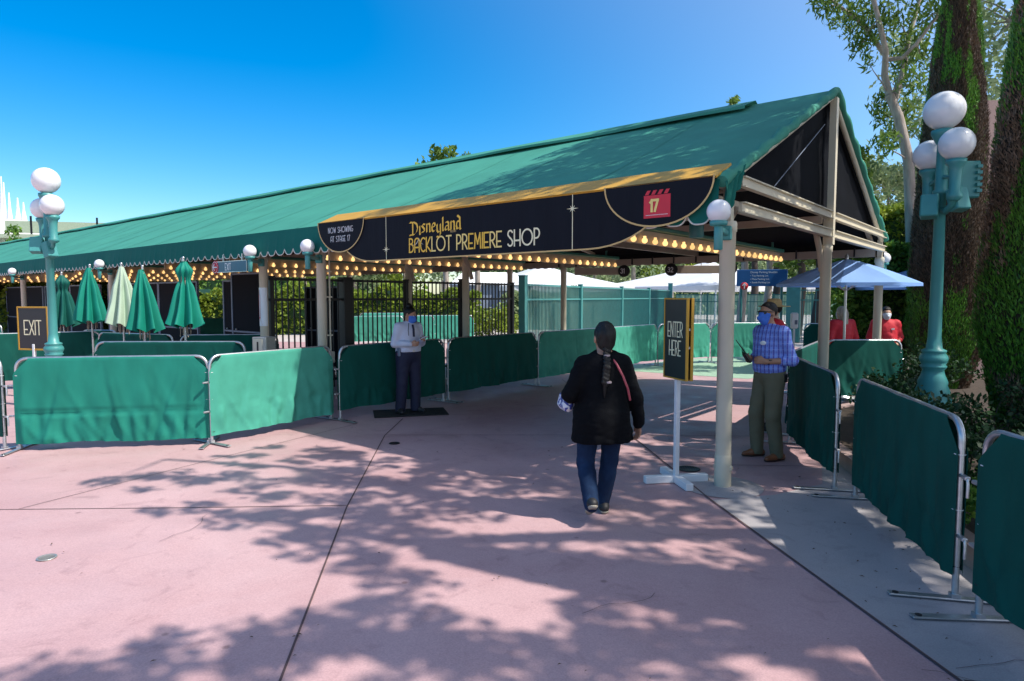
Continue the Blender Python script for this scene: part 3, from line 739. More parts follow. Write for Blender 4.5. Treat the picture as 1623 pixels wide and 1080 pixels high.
barrier((-1.10,11.24),(.47,13.14), 'dark shaded green barrier between the guard and the walking woman', 4)
barrier((.54,13.2),(2.08,15.05), 'barrier just right of the dark ones, one end in shade, behind the walking woman', 5, 'barrierbrightsun')
barrier((2.14,15.12),(3.76,17.05), 'bright sunlit barrier ending left of the enter sign', 6, 'barrierbrightsun')
barrier((3.84,17.1),(5.40,17.9), 'bright sunlit barrier seen behind the enter sign', 7, 'barrierbrightsun')
barrier((5.5,17.93),(7.6,18.0), 'bright sunlit barrier behind the man with the radio', 8, 'barrierbrightsun')
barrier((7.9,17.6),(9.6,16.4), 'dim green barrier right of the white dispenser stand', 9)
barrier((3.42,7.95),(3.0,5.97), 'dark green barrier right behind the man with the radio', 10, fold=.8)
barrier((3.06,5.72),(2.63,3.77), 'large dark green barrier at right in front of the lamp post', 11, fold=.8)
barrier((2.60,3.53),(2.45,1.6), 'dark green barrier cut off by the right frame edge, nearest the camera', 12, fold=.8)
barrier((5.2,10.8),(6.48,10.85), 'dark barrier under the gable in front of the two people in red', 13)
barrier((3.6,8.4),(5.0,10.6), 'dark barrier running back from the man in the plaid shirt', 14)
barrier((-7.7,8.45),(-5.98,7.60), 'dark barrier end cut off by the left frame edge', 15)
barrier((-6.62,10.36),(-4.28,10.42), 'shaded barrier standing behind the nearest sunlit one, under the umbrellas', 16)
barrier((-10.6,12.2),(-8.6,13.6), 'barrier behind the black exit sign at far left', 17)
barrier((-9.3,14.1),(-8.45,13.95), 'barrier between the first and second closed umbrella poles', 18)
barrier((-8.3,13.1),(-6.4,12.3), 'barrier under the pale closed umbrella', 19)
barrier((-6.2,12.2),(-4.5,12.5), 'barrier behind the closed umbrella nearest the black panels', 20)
barrier((-15.5,17.6),(-13.3,17.0), 'bright green barrier far back at the left frame edge', 21, 'barriersun')

# ------------------------------------------------------------------ street lamps with three globes
def lamp_post(loc, yaw, label, box=False):
    r = thing('street_lamp', label, 'street lamp', loc, yaw, 'teal three globe street lamps')
    q = MB()
    q.lathe([(.24,0),(.24,.06),(.20,.09),(.19,.50),(.165,.56),(.17,.60),(.145,.66),(.15,.70),(.115,.78),(.105,.83),(.128,.86),(.132,.875),(.115,.89),(.135,.925),(.142,.955),(.135,.985),(.112,1.02),(.122,1.03),(.122,1.05),(.080,1.07),(.066,1.2),(.052,2.75),(.08,2.76),(.08,2.80),(.06,2.82),(.055,3.30),(.075,3.33),(.10,3.38),(.115,3.41),(.115,3.45),(.09,3.46)], n=24)
    q.build('pole', M['teal'], r)
    q = MB(); q.sphere((0,0,3.66), .203, 28, 18); q.build('globe', M['globe'], r)
    for e in (-1, 1):
        q = MB(); q.sphere((e*.29, 0, 3.24), .170, 24, 16); g = q.build('globe', M['globe'], r)
        q = MB(); q.lathe([(.04,2.70),(.075,2.73),(.075,2.76),(.055,2.79),(.06,3.0),(.07,3.06),(.095,3.09),(.10,3.13),(.085,3.12)], (e*.29,0,-.05), 18)
        q.tube([(0,0,2.60),(e*.12,0,2.56),(e*.24,0,2.62),(e*.29,0,2.72)], [.03,.034,.034,.03], 10)
        q.tube([(0,0,2.95),(e*.29,0,2.90)], .022, 8)
        q.build('lamp_arm', M['teal'], r)
    bx = [(.07,-.14,2.62,-.5), (.18,.09,2.68,.3)] if box else [(-.02,-.16,2.62,-.5), (.12,-.02,2.55,.4)]
    for bxx, byy, z, tw in bx:
        q = MB(); q.box((bxx, byy, z), (.13, .17, .25), bev=.012, rot=Matrix.Rotation(tw, 3, 'Z') @ Matrix.Rotation(rad(-16), 3, 'Y')); q.build('speaker_box', M['teal'], r)
    if box:
        q = MB(); q.box((-.14, .26, 2.93), (.16, .34, .40), bev=.015)
        for k in range(5): q.box((-.045, .40, 2.80+.066*k), (.05, .05, .035))
        q.build('equipment_box', M['teal'], r)
lamp_post((-7.46,10.6,0), rad(-42), 'teal street lamp with three white globes at left in front of the umbrellas')
lamp_post((4.70,7.25,.16), rad(-98), 'teal street lamp with three white globes and equipment boxes at right before the cypresses', True)

# ------------------------------------------------------------------ closed umbrellas
def closed_umbrella(x, y, tip, label, m='umb', seed=0, collar=False, twist=0.):
    r = thing('closed_umbrella', label, 'umbrella', (x, y, 0), seed*1.7, 'closed parasols by the left barriers')
    q = MB(); q.tube([(0,0,0),(0,0,tip)], .019, 10); q.lathe([(.25,0),(.25,.04),(.05,.08),(.03,.3)], n=20); q.sphere((0,0,tip), .024, 10, 6); q.build('pole', M['alu'], r)
    zt = tip-.06; zb = tip-1.13; rs = random.Random(seed); ph = [rs.uniform(-.3,.3) for _ in range(8)]; ln = [rs.uniform(-.05,.06) for _ in range(8)]
    def cl(u, v):
        a = 2*math.pi*u; i = int(u*8) % 8; f = (u*8) % 1.
        R = .04+.20*v**.85
        if collar: R = .04+.20*v**1.1+.065*math.exp(-((v-.13)/.085)**2)-.02*math.exp(-((v-.30)/.05)**2)
        lobe = math.cos(8*a+1.2*v+ph[i]*math.sin(math.pi*f)); R *= 1+.34*lobe*min(1, v*3)
        R *= 1+.10*mnoise.noise(Vector((math.cos(a)*2, math.sin(a)*2, v*3+seed*3)))
        z = zt+(zb-zt)*v+(.06*max(0, v-.8)/.2)*(lobe*.6)+ln[i]*max(0, v-.6)*math.sin(math.pi*f)
        sk = .03*math.sin(v*2+seed)
        return (R*math.cos(a)+sk, R*math.sin(a), z)
    q = MB(); q.grid(cl, 128, 30); q.lathe([(0,zt+.012),(.036,zt)], n=12, close=False); q.build('canopy', M[m], r)
    q = MB()
    for k in range(8):
        a = k*math.pi/4; q.tube([(.03*math.cos(a), .03*math.sin(a), zt-.05), (.085*math.cos(a), .085*math.sin(a), zb-.13-.03*(k % 3))], .007, 5)
    q.lathe([(.035,zb-.02),(.035,zb+.05)], n=12); q.build('rib', M['wood'], r)
    return r
closed_umbrella(-5.48,10.95,2.45, 'bright green closed umbrella with a bunched collar, rightmost of the row', 'umb', 1, True)
closed_umbrella(-6.53,11.6,2.34, 'bright green closed umbrella just right of the pale one', 'umb', 2)
closed_umbrella(-7.29,12.25,2.42, 'pale faded green closed umbrella, the only light one', 'umbp', 3)
closed_umbrella(-8.49,13.2,2.44, 'green closed umbrella with a hard shadow across it, left of the pale one', 'umb', 4)
closed_umbrella(-9.68,14.1,2.32, 'dark green closed umbrella beside the left street lamp', 'umbd', 5, True)

# ------------------------------------------------------------------ boards on stands
def stand_sign(loc, yaw, w, h, ztop, label, lines, lh, post_off=0., double=True, fw=.014):
    r = thing('stand_sign', label, 'sign', loc, yaw)
    ys = (-.026, .026) if double else (0,)
    for j, y in enumerate(ys):
        q = MB(); q.box((0, y, ztop-h/2), (w-.03, .016, h-.03)); b = q.build('sign_board', M['blacksign'], r)
        q = MB()
        for e in (-1, 1):
            q.box((e*(w/2-fw/2), y, ztop-h/2), (fw, .030, h), bev=.003); q.box((0, y, ztop-h/2+e*(h/2-fw/2)), (w-2*fw-.002, .030, fw), bev=.003)
        q.build('gold_frame', M['gold'], b)
        if j == 0:
            q = MB(); z = lines[1]
            for s in lines[0]:
                tw = sum(DECO[c][0]+.13 for c in s)-.13; write(q, s, -tw*lh*.5*lines[2], z, lh, lambda u, v, d: (u, y-.0085-d, v), w=.085, gap=.13, width=tw*lh*lines[2], off=.002); z -= lh*1.28
            q.build('lettering', M['cream'], b)
    q = MB()
    if double:
        for z in (ztop-.38*h, ztop-.6*h): q.box((w/2-.03, 0, z), (.02, .034, .02))
    q.box((post_off, 0, (ztop-h*.9)/2+.03), (.045, .045, ztop-h*.9), bev=.004); q.build('post', M['white'], r)
    ba = rad(9)-yaw; M3 = Matrix.Rotation(ba, 3, 'Z'); po = Vector((post_off, 0, .035)); q = MB(); q.box(po, (.64, .075, .07), bev=.006, rot=M3)
    for e in (-1, 1): q.box(po+M3 @ Vector((0, e*.18, 0)), (.075, .283, .07), bev=.006, rot=M3)
    q.build('cross_base', M['white'], r)
    return r
stand_sign((1.60,6.27,0), math.atan2(-.95,.31), .40, .78, 1.79, 'black and gold sign lettered enter here on a white cross stand', (['ENTER','HERE'], 1.42, .76), .14)
stand_sign((-8.55,11.65,0), rad(-12), .66, .78, 1.63, 'black exit sign with thick gold frame half behind the left lamp post', (['EXIT'], 1.13, .95), .25, double=False, fw=.028)

# small steel ticket box behind the barrier
r = thing('steel_box', 'small brushed steel slot box behind the half sunlit barrier', 'box', (-3.75,9.85,0), rad(-20))
q = MB(); q.box((0,0,.60), (.26,.22,1.2), bev=.01); q.build('body', M['steel'], r)
q = MB(); q.box((-.02,-.1125,1.07), (.17,.005,.20)); q.build('face_plate', M['tan'], r)
q = MB(); q.box((-.02,-.116,1.06), (.03,.004,.14)); q.build('slot', M['black'], r)
# red arrow wrap on a post
r = thing('post_decal', 'white wrap with a red extinguisher arrow on the post behind the steel box', 'decal', W(0, 8.13, 0), AZ-rad(90)-rad(6))
q = MB(); q.grid(lambda u, v: (-.079*math.cos(math.pi*(u*1.2-.1)), -.079*math.sin(math.pi*(u*1.2-.1)), 1.30+.66*v), 16, 1); q.build('wrap', M['white'], r)
q = MB()
def onp(x, z, d): a = x/.079; return (.0805*math.sin(a), -.0805*math.cos(a)-.001, z)
for poly in ([(-.025,1.44),(.025,1.44),(.025,1.84),(-.025,1.84)], [(-.06,1.31),(.06,1.31),(.03,1.40),(.018,1.45),(-.018,1.45),(-.03,1.40)], [(-.055,1.95),(.055,1.95),(.0,1.90)], [(-.006,1.84),(.006,1.84),(.006,1.92),(-.006,1.92)]):
    q.add([onp(x, z, 0) for x, z in poly], [tuple(range(len(poly)))])
q.build('arrow', M['red'], r)
# mat under the guard
q = MB(); q.box((0,0,.008), (1.12,.62,.016), bev=.005)
for k in range(26): q.box((-.52+.0416*k,0,.0165), (.012,.56,.004))
tag(q.build('floor_mat', M['rubber'], None, (-1.58,10.06,0), rad(14)), 'black ribbed anti fatigue mat under the guard', 'mat')

# ------------------------------------------------------------------ fences
def fence(a, b, h, label, gap, mname, posts, zr=(.12,.80,.99), pr=.011, screen=False, pw=.08, ph=.0, names='picket_fence', pm=None):
    a = Vector((*a, 0)); b = Vector((*b, 0)); L = (b-a).length
    r = thing(names, label, 'fence', a, math.atan2(b.y-a.y, b.x-a.x)); q = MB(); n = int(L/gap)
    for k in range(n+1): q.box((L*k/n, 0, h/2+.03), (pr*2, pr*2, h-.06))
    q.build('picket', M[pm or mname], r)
    q = MB()
    for z in zr: q.box((L/2, -.002, h*z), (L, .045, .045))
    q.build('rail', M[mname], r)
    for p in posts:
        q = MB(); w = pw if not isinstance(p, tuple) else p[1]; x = p if not isinstance(p, tuple) else p[0]; hh = h+ph if not isinstance(p, tuple) else p[2]
        q.box((x, 0, hh/2), (w, w, hh), bev=.006); q.box((x, 0, hh+.012), (w+.03, w+.03, .024), bev=.006); q.build('post', M[mname], r)
    if screen:
        q = MB(); q.grid(lambda u, v: (L*u, .03+.012*math.sin(u*L*5)*math.sin(v*3), .1+(h-.16)*v), int(L*4), 6); q.build('screen', M['mesh'], r)
    return r
fA = W(.1, 8.32); fB = W(7.05, 8.32)
fence((fA.x,fA.y), (fB.x,fB.y), 2.15, 'black iron picket fence with gates under the canopy behind the guard', .118, 'iron', [.15, (1.74,.20,2.16), 3.3, (5.05,.13,2.2), 6.9], zr=(.10,.815,.985))
fence((.30,17.6),(8.4,34.6), 2.16, 'teal picket fence with translucent mesh screen behind the dark barriers', .105, 'teal', [(0.,.19,2.36),(4.6,.12,2.2),(9.5,.12,2.2),(14.,.12,2.2),(18.7,.20,2.5)], screen=True, zr=(.08,.80,.985), pm='teald')
fence((8.7,34.7),(16.5,32.), 1.95, 'dark teal picket fence behind the enter sign and the near post', .16, 'teald', [1.6,3.2,4.8,6.6], screen=True, zr=(.08,.80,.985))
fence((11.2,26.),(16.5,23.), 2.1, 'green picket fence behind the blue parking sign', .16, 'teald', [(0,.5,2.3),1.9,4.,6.], zr=(.08,.80,.985))

# black partition panels of the closed gates
PG = 'black partition panels under the canopy'
def pan(s0, t0, s1, t1, h, label):
    a = W(s0, t0); b = W(s1, t1); L = (b-a).length
    r = thing('partition_panel', label, 'partition', a, math.atan2(b.y-a.y, b.x-a.x), PG)
    q = MB(); q.box((L/2,0,h/2), (L-.08,.03,h-.06)); q.build('panel', M['panel'], r)
    q = MB()
    for x in (0, L): q.box((x,0,h/2), (.06,.06,h), bev=.006)
    q.box((L/2,0,h-.02), (L-.06,.05,.04)); q.box((L/2,-.018,1.0), (L-.06,.02,.04)); q.build('frame', M['panelfr'], r)
    q = MB(); q.sphere((.18,-.03,1.05), .025, 10, 6); q.build('knob', M['alu'], r)
pan(1.7,12.45,1.7,11.15,2.35,'tall black partition panel between the two posts right of the exit sign')
pan(1.75,12.95,1.74,12.52,2.2,'narrow black partition panel beside the gap that shows the hedge')
pan(1.7,16.4,1.7,14.2,2.2,'black partition panel behind the rightmost closed umbrella')
pan(1.7,20.0,1.7,18.5,2.2,'narrow black partition panel behind the pale closed umbrella')
pan(1.7,18.44,1.7,16.46,2.2,'black partition panel behind the bright umbrella right of the pale one')
pan(1.7,26.0,1.7,23.4,2.2,'black partition panel between the left street lamp and the second umbrella')
pan(1.7,23.35,1.7,20.7,2.2,'black partition panel behind the dark green umbrella')
pan(1.7,31.0,1.7,26.3,2.2,'black partition panel at the far left above the exit sign')
pan(3.1,11.6,3.4,10.2,2.05,'black partition panel seen through the black iron fence')

# ------------------------------------------------------------------ open blue umbrellas
def open_umbrella(x, y, tip, R, label):
    r = thing('patio_umbrella', label, 'umbrella', (x, y, 0), .25, 'open blue patio umbrellas')
    q = MB(); q.tube([(0,0,0),(0,0,tip+.06)], .022, 10); q.lathe([(.26,0),(.26,.06),(.05,.10),(.04,.3)], n=20); q.build('pole', M['alu'], r)
    def cl(u, v):
        a = 2*math.pi*u; f = (u*8) % 1.; c = math.cos(math.pi/8)/math.cos((f-.5)*math.pi/4)
        z = tip-.42*v**1.25-.035*math.sin(math.pi*f)*v*math.sin(math.pi*v)*1.5
        return (R*v*c*math.cos(a), R*v*c*math.sin(a), z)
    q = MB(); q.grid(cl, 64, 14, smooth=False); q.grid(lambda u, v: (R*math.cos(math.pi/8)/math.cos(((u*8) % 1.-.5)*math.pi/4)*math.cos(2*math.pi*u), R*math.cos(math.pi/8)/math.cos(((u*8) % 1.-.5)*math.pi/4)*math.sin(2*math.pi*u), tip-.42-.05*v), 64, 1); q.build('canopy', M['umbb'], r)
    q = MB(); q.lathe([(.0,tip+.10),(.025,tip+.06),(.03,tip)], n=10); q.build('finial', M['alu'], r)
    for k in range(8):
        a = k*math.pi/4; q = MB(); q.tube([(R*.97*math.cos(a), R*.97*math.sin(a), tip-.435), (0,0,tip-.04)], .008, 5); q.tube([(0,0,tip-.55),(R*.5*math.cos(a), R*.5*math.sin(a), tip-.20)], .007, 5); q.build('rib', M['alu'], r)
open_umbrella(at(1339,11.3), 11.3, 2.45, 1.13, 'open pale blue umbrella above the two people in red shirts')
open_umbrella(at(1452,14.2), 14.2, 2.42, 1.2, 'second blue umbrella mostly hidden behind the mauve wall')

# blue parking direction sign on posts
Y = 20.5; r = thing('direction_sign', 'blue parking direction sign with white writing and a red arrow disc', 'sign', (at(1206,Y), Y, 0), rad(-12))
zc = 1.8+30/1035*Y
q = MB(); q.box((0,0,zc), (1.5,.04,.52), bev=.01); q.build('sign_board', M['bluesign'], r)
for k, (b, sz) in enumerate((('Disney Parking Shuttles', .085), ('\u2022 Toy Parking Lot', .075), ('\u2022 Plaza Parking Lot', .075), ('\u2022 South Parking Lot', .075))):
    text_mesh('lettering', b, sz, M['white'], r, (-.35, -.022, zc+.15-.105*k), (rad(90),0,0))
q = MB(); q.lathe([(0,.02),(.11,.02),(.12,.0)], (-.52,-.01,zc-.25), 24, axis=Matrix.Rotation(rad(90),3,'X'), close=False); d = q.build('arrow_disc', M['red'], r)
q = MB(); ribbon(q, [(-.52,zc-.32),(-.52,zc-.18)], .03, ft(.031), 0); ribbon(q, [(-.57,zc-.23),(-.52,zc-.175),(-.47,zc-.23)], .025, ft(.032), 0); q.build('arrow', M['white'], d)
for x in (-.6,.6):
    q = MB(); q.tube([(x,.05,0),(x,.05,zc+.26)], .04, 10); q.build('post', M['teald'], r)
# white dispenser on a stand
Y = 12.2; r = thing('dispenser_stand', 'white hand sanitiser dispenser on a thin white stand', 'dispenser', (at(1259,Y), Y, 0), rad(-10))
q = MB(); q.tube([(0,0,0),(0,0,1.2)], .02, 8); q.lathe([(.17,0),(.17,.02),(.02,.04)], n=18); q.build('stand', M['white'], r)
q = MB(); q.box((0,0,1.36), (.13,.11,.30), bev=.025); q.build('dispenser', M['white'], r)
q = MB(); q.box((.02,-.058,1.33), (.05,.01,.08)); q.build('window', M['panelfr'], r)

# ------------------------------------------------------------------ vegetation
def leaves(cent, L, w, seed, droop=0., rs=None):
    R = np.random.RandomState(seed); n = len(cent)
    d = R.normal(size=(n,3)); d[:,2] -= droop; d /= np.linalg.norm(d, axis=1)[:,None]
    e = np.cross(d, R.normal(size=(n,3))); e /= np.linalg.norm(e, axis=1)[:,None]+1e-9
    s = R.uniform(.6, 1.25, (n,1)); d = d*L*.5*s; e = e*w*.5*s
    V = np.stack([cent-d, cent+e-d*.1, cent+d, cent-e-d*.1], 1).reshape(-1,3); F = np.arange(4*n).reshape(n,4)
    return V, F
def blob(c, r, n, R):
    n = max(4, int(n))
    p = R.normal(size=(n,3)); p /= np.linalg.norm(p, axis=1)[:,None]; rr = R.uniform(0, 1, (n,1))**.45
    r = np.array(r if hasattr(r, '__len__') else (r, r, r)); return np.array(c)+p*rr*r
def limb(q, a, b, r0, r1, seed, bend=.12, n=5, sides=8):
    a = Vector(a); b = Vector(b); L = (b-a).length; pts = []; rr = []
    for i in range(n+1):
        k = i/n; p = a.lerp(b, k); f = math.sin(math.pi*k)*bend*L
        p = p+Vector((mnoise.noise(Vector((seed, k*2, 0))), mnoise.noise(Vector((seed, k*2, 7))), .5*mnoise.noise(Vector((seed, k*2, 13)))))*f*1.6
        pts.append(p); rr.append(r0+(r1-r0)*k)
    q.tube(pts, rr, sides)
def tree(label, name, paths, clusters, L, w, lm, bm, seed, droop=.3, group=None, twigs=True, cat='tree'):
    """paths: [(points, radii)]; clusters: [(centre, radius, leaf count)]"""
    base = Vector(paths[0][0][0]); r = thing(name, label, cat, base, 0, group); R = np.random.RandomState(seed)
    q = MB()
    for pts, rr in paths: q.tube([Vector(p)-base for p in pts], rr, 12)
    anchors = [Vector(p)-base for pts, rr in paths for p in pts[max(1, len(pts)//2):]]
    if twigs:
        for i, (c, cr, n) in enumerate(clusters):
            if twigs > 1 and i % twigs: continue
            c = Vector(c)-base; a = min(anchors, key=lambda p: (p-c).length+.6*max(0, p.z-c.z)); limb(q, a, c, .022 if np.max(cr) < .8 else .05, .006, i+seed, sides=5)
    q.build('trunk', bm, r)
    P = np.concatenate([blob(np.array(c)-np.array(base), cr, n, R) for c, cr, n in clusters])
    V, F = leaves(P, L, w, seed+1, droop); np_mesh('crown', V, F, lm, r)
    return r
def px3(px, py, Y):      # point at distance Y seen at a photo spot (used to read off heights of far trees)
    fy = (540-py)/1035.; c, s = math.cos(PITCH), math.sin(PITCH); k = Y/(c+fy*s)
    return ((px-811.5)/1035.*k, Y, CAMH+k*(fy*c-s))
rng = random.Random(11)

# eucalyptus behind the gable
Y = 15.
tr = [px3(1452,640,Y), px3(1446,400,Y), px3(1440,255,Y), px3(1424,185,Y), px3(1409,150,Y)]
b1 = [px3(1409,150,Y), px3(1402,120,Y), px3(1404,80,Y-.3), px3(1392,30,Y-.5), px3(1370,-60,Y-.6), px3(1360,-160,Y-.7)]
b2 = [px3(1416,165,Y), px3(1432,110,Y+.2), px3(1440,60,Y+.3), px3(1458,0,Y+.5), px3(1480,-110,Y+.7)]
b3 = [px3(1406,95,Y), px3(1430,92,Y-.2), px3(1452,70,Y-.4), px3(1490,20,Y-.5)]
b4 = [px3(1404,90,Y), px3(1370,40,Y+.2), px3(1330,10,Y+.3), px3(1290,-20,Y+.3)]
cl = []
for (a, b, r, n) in ((1325,12,.45,170),(1300,5,.30,90),(1350,30,.45,190),(1372,60,.38,130),(1380,20,.45,170),(1360,75,.25,60),(1395,45,.4,120),(1420,20,.45,160),(1445,55,.45,150),(1430,95,.35,110),(1470,25,.5,180),
        (1462,90,.4,130),(1445,130,.35,110),(1398,185,.28,90),(1392,165,.25,60),(1402,230,.35,140),(1412,215,.25,70),(1425,120,.3,70),(1440,170,.3,80),(1435,205,.25,60),(1378,100,.2,40),(1500,10,.5,160)):
    cl.append((px3(a, b, Y+rng.uniform(-.5,.6)), r, int(n*1.15)))
for k in range(26): cl.append((px3(rng.uniform(1270,1560), rng.uniform(-330,-25), Y+rng.uniform(-1.2,1.2)), rng.uniform(.5,.8), 190))
tree('tall eucalyptus with pale smooth trunk and drooping leaves behind the gable', 'eucalyptus_tree', [(tr,[.15,.13,.115,.105,.095]),(b1,[.08,.075,.06,.05,.04,.03]),(b2,[.075,.065,.055,.045,.03]),(b3,[.05,.045,.04,.03]),(b4,[.055,.045,.035,.02])], cl, .19, .05, M['leaf'], M['bark'], 3, droop=.9)

# the big tree off to the right whose crown shades the paving and the roof end
def shade_pos(gx, gy, z, gz=0.): k = (z-gz)/math.tan(SUN_EL); return (gx+SUN_H.x*k, gy+SUN_H.y*k, z)
def ground_at(px, py):
    fx = (px-811.5)/1035.; fy = (540-py)/1035.; c, s = math.cos(PITCH), math.sin(PITCH); dz = fy*c-s; k = -CAMH/dz
    return fx*k, (c+fy*s)*k
cl = []
def shade(px, py, r, n, z=None):
    x, y = ground_at(px, py)
    for k in range(max(2, int(5.5*(r/.3)**1.6))):
        a = rng.uniform(0, 6.28); d = r*math.sqrt(rng.random())*1.25; rs_ = rng.uniform(.10, .20)
        cl.append((shade_pos(x+d*math.cos(a), y+d*math.sin(a)*1.1, z or rng.uniform(6.6, 8.6)), (rs_*1.25, rs_, rs_), int(900*rs_*rs_)+7))
for (a, b, r, n) in ((205,757,.24,40),(260,765,.22,36),(350,740,.32,70),(430,722,.36,85),(520,728,.36,90),(300,800,.2,34),(370,812,.2,34),(470,800,.3,70),(560,770,.36,95),(600,715,.36,95),(660,760,.36,95),(480,830,.22,40),(560,822,.3,70),(650,820,.33,75),
        (720,720,.42,120),(780,700,.42,130),(740,770,.36,95),(830,730,.4,120),(860,690,.45,140),(690,690,.4,110),(620,860,.22,44),(560,868,.16,30),(700,850,.22,44),(780,812,.22,44),(900,760,.3,80),(950,740,.36,100),(1000,720,.4,120),(1040,760,.4,120),(1080,800,.36,100),
        (1100,840,.33,85),(1040,850,.25,55),(1150,780,.4,130),(880,850,.22,45),(960,860,.2,40),(1010,900,.2,45),(1180,920,.25,70),(1230,860,.36,120),(1150,860,.2,50),(1250,960,.34,110),
        (110,1065,.2,55),(200,1050,.2,60),(300,1062,.22,70),(380,1040,.2,55),(470,1010,.18,48),(540,985,.18,46),(600,960,.2,50),(640,925,.17,40),(560,1060,.22,70),(650,1040,.22,60),(720,1000,.18,44),(760,1060,.22,66),(840,1010,.18,45),(860,1070,.2,60),(930,1040,.2,60),(1000,1010,.18,50),(1050,1060,.2,70),
        (1130,1030,.22,75),(1250,1050,.2,60),(1000,980,.15,40),(420,1080,.2,60),(50,1085,.2,60),(620,780,.4,1),(540,745,.4,1),(700,800,.35,1),(760,745,.4,1),(820,770,.35,1),(880,720,.4,1),(930,780,.35,1),(1000,800,.4,1),(420,770,.3,1),(500,860,.25,1),(590,910,.2,1),(640,985,.22,1),(700,1050,.25,1),(800,1050,.25,1),(900,1000,.22,1),(960,1060,.25,1),(1080,1000,.25,1),(1180,1000,.3,1),(1180,1065,.25,1),(1300,1020,.35,1),(1350,960,.35,1),(250,1085,.25,1),(130,1090,.25,1),(560,1010,.2,1),(470,1060,.22,1)):
    shade(a, b, r*1.12, int(n*1.35))
# over the roof end
for k in range(150):
    s = rng.uniform(-.3, 3.6); t = rng.uniform(-.2, 4.6-.35*s) if rng.random() < .8 else rng.uniform(-.2, 2.6)
    p = W(s, t, 0); cl.append((shade_pos(p.x, p.y, rng.uniform(9.2, 11), 2.9+.45*s), rng.uniform(.3,.5), 95))
# loose sprays out beyond
for k in range(30): cl.append((shade_pos(rng.uniform(.5,3.2), rng.uniform(5.5,9.0), rng.uniform(8.2,10.5)), rng.uniform(.35,.6), 110))
tp = [(10.2,3.2,0),(9.9,3.3,2.5),(9.3,3.5,5.0)]
br = [([(9.3,3.5,5.0),(8.0,3.2,6.6),(6.6,2.9,7.9),(5.0,2.6,8.3),(3.6,3.2,8.5)],[.2,.16,.12,.08,.04]), ([(9.3,3.5,5.0),(8.6,4.6,7.2),(7.3,6.0,9.2),(5.6,7.0,10.0)],[.2,.15,.10,.05]), ([(9.3,3.5,5.0),(8.6,1.8,6.8),(7.4,.6,8.0),(6.0,.4,8.4)],[.18,.13,.09,.05]),
      ([(6.6,2.9,7.9),(5.2,3.8,8.6),(3.8,4.6,8.9),(2.4,4.9,9.0)],[.09,.07,.05,.03])]
tree('large leafy shade tree standing to the right of the entrance', 'shade_tree', [(tp,[.34,.28,.24])]+br, cl, .135, .085, M['leaf'], M['bark'], 21, droop=.2, twigs=40)
# second, denser tree that shades the right-hand barriers
cl = []
for k in range(70):
    g = (rng.uniform(2.1,6.6), rng.uniform(.8,9.4)); cl.append((shade_pos(g[0], g[1], rng.uniform(8.5,11)), rng.uniform(.5,.85), 150))
tree('dense tree standing in the planting bed right of the cypresses', 'shade_tree', [([(12.5,2.,0),(12.2,2.2,3),(11.5,2.6,6)],[.36,.3,.24]), ([(11.5,2.6,6),(10.4,3.4,8),(9.4,3.8,9.6)],[.2,.14,.06]), ([(11.5,2.6,6),(10.6,1.4,8),(9.8,.2,9.4)],[.2,.14,.06])], cl, .19, .10, M['leaf'], M['bark'], 31, droop=.2, twigs=12)

# cypresses
def cypress(x, y, h, rmax, label, seed, n, z0=.13, ex=.45, bt_=-.02, ph=2.1, bm_='cypb'):
    r = thing('cypress_tree', label, 'tree', (x, y, z0), 0, 'columnar cypresses in the bed'); R = np.random.RandomState(seed)
    def rad_at(k): return rmax*(np.minimum(1, .55+k*3.2)*np.clip((1-k), 0, 1)**ex)
    q = MB(); prof = []
    for i in range(41): k = i/40; prof.append((max(1e-4, float(rad_at(np.array(k)))*.86), k*h))
    V0 = []
    q.grid(lambda u, v: tuple((float(rad_at(np.array(min(.999, v))))*(.86+.10*mnoise.noise(Vector((math.cos(6.283*u)*1.8, math.sin(6.283*u)*1.8, v*h*1.1+seed)))))*c for c in (math.cos(6.283*u), math.sin(6.283*u)))+(v*h,), 48, 60)
    q.build('inner_thatch', M['thatch'], r)
    q = MB(); q.tube([(0,0,-.15),(0,0,.5),(0,0,h*.7)], [.13,.11,.04], 10); q.build('trunk', M['barkd'], r)
    k = R.uniform(0, 1, n)**1.15*.985; a = R.uniform(0, 2*np.pi, n); wob = np.array([mnoise.noise(Vector((math.cos(b)*1.8, math.sin(b)*1.8, kk*h*1.1+seed))) for b, kk in zip(a, k)])
    rr = rad_at(k)*(.90+.11*wob+R.normal(0, .025, n)); P = np.stack([rr*np.cos(a), rr*np.sin(a), k*h], 1)
    d = np.stack([np.cos(a)*.42, np.sin(a)*.42, np.ones(n)*.95], 1)+R.normal(0, .30, (n,3)); d /= np.linalg.norm(d, axis=1)[:,None]
    tang = np.stack([-np.sin(a), np.cos(a), np.zeros(n)], 1)+R.normal(0, .5, (n,3)); e = np.cross(d, np.cross(tang, d)); e /= np.linalg.norm(e, axis=1)[:,None]+1e-9
    L = R.uniform(.035, .085, (n,1)); wd = R.uniform(.005, .011, (n,1))
    V = np.stack([P-d*L*.4-e*wd*.4, P-d*L*.1+e*wd, P+d*L*.7, P-d*L*.1-e*wd], 1).reshape(-1,3); F = np.arange(4*n).reshape(n,4)
    br = np.array([mnoise.noise(Vector((math.cos(b)*1.3+seed, math.sin(b)*1.3, kk*h*.55)))+.45*mnoise.noise(Vector((math.cos(b)*4+seed, math.sin(b)*4, kk*h*2.2))) for b, kk in zip(a, k)])
    br = br*1.2+.30*np.cos(a+ph)+R.normal(0, .10, n); mi = np.where(br > bt_, 1, 0)
    np_mesh('foliage', V, F, [M['cyp'], M[bm_]], r, midx=mi)
M['thatch'] = mat('cypress_thatch', (.035,.022,.015), .95, var=.4, scale=8, bump=.8, bscale=40, stretch=(2,2,.5), col2=(.05,.04,.02))
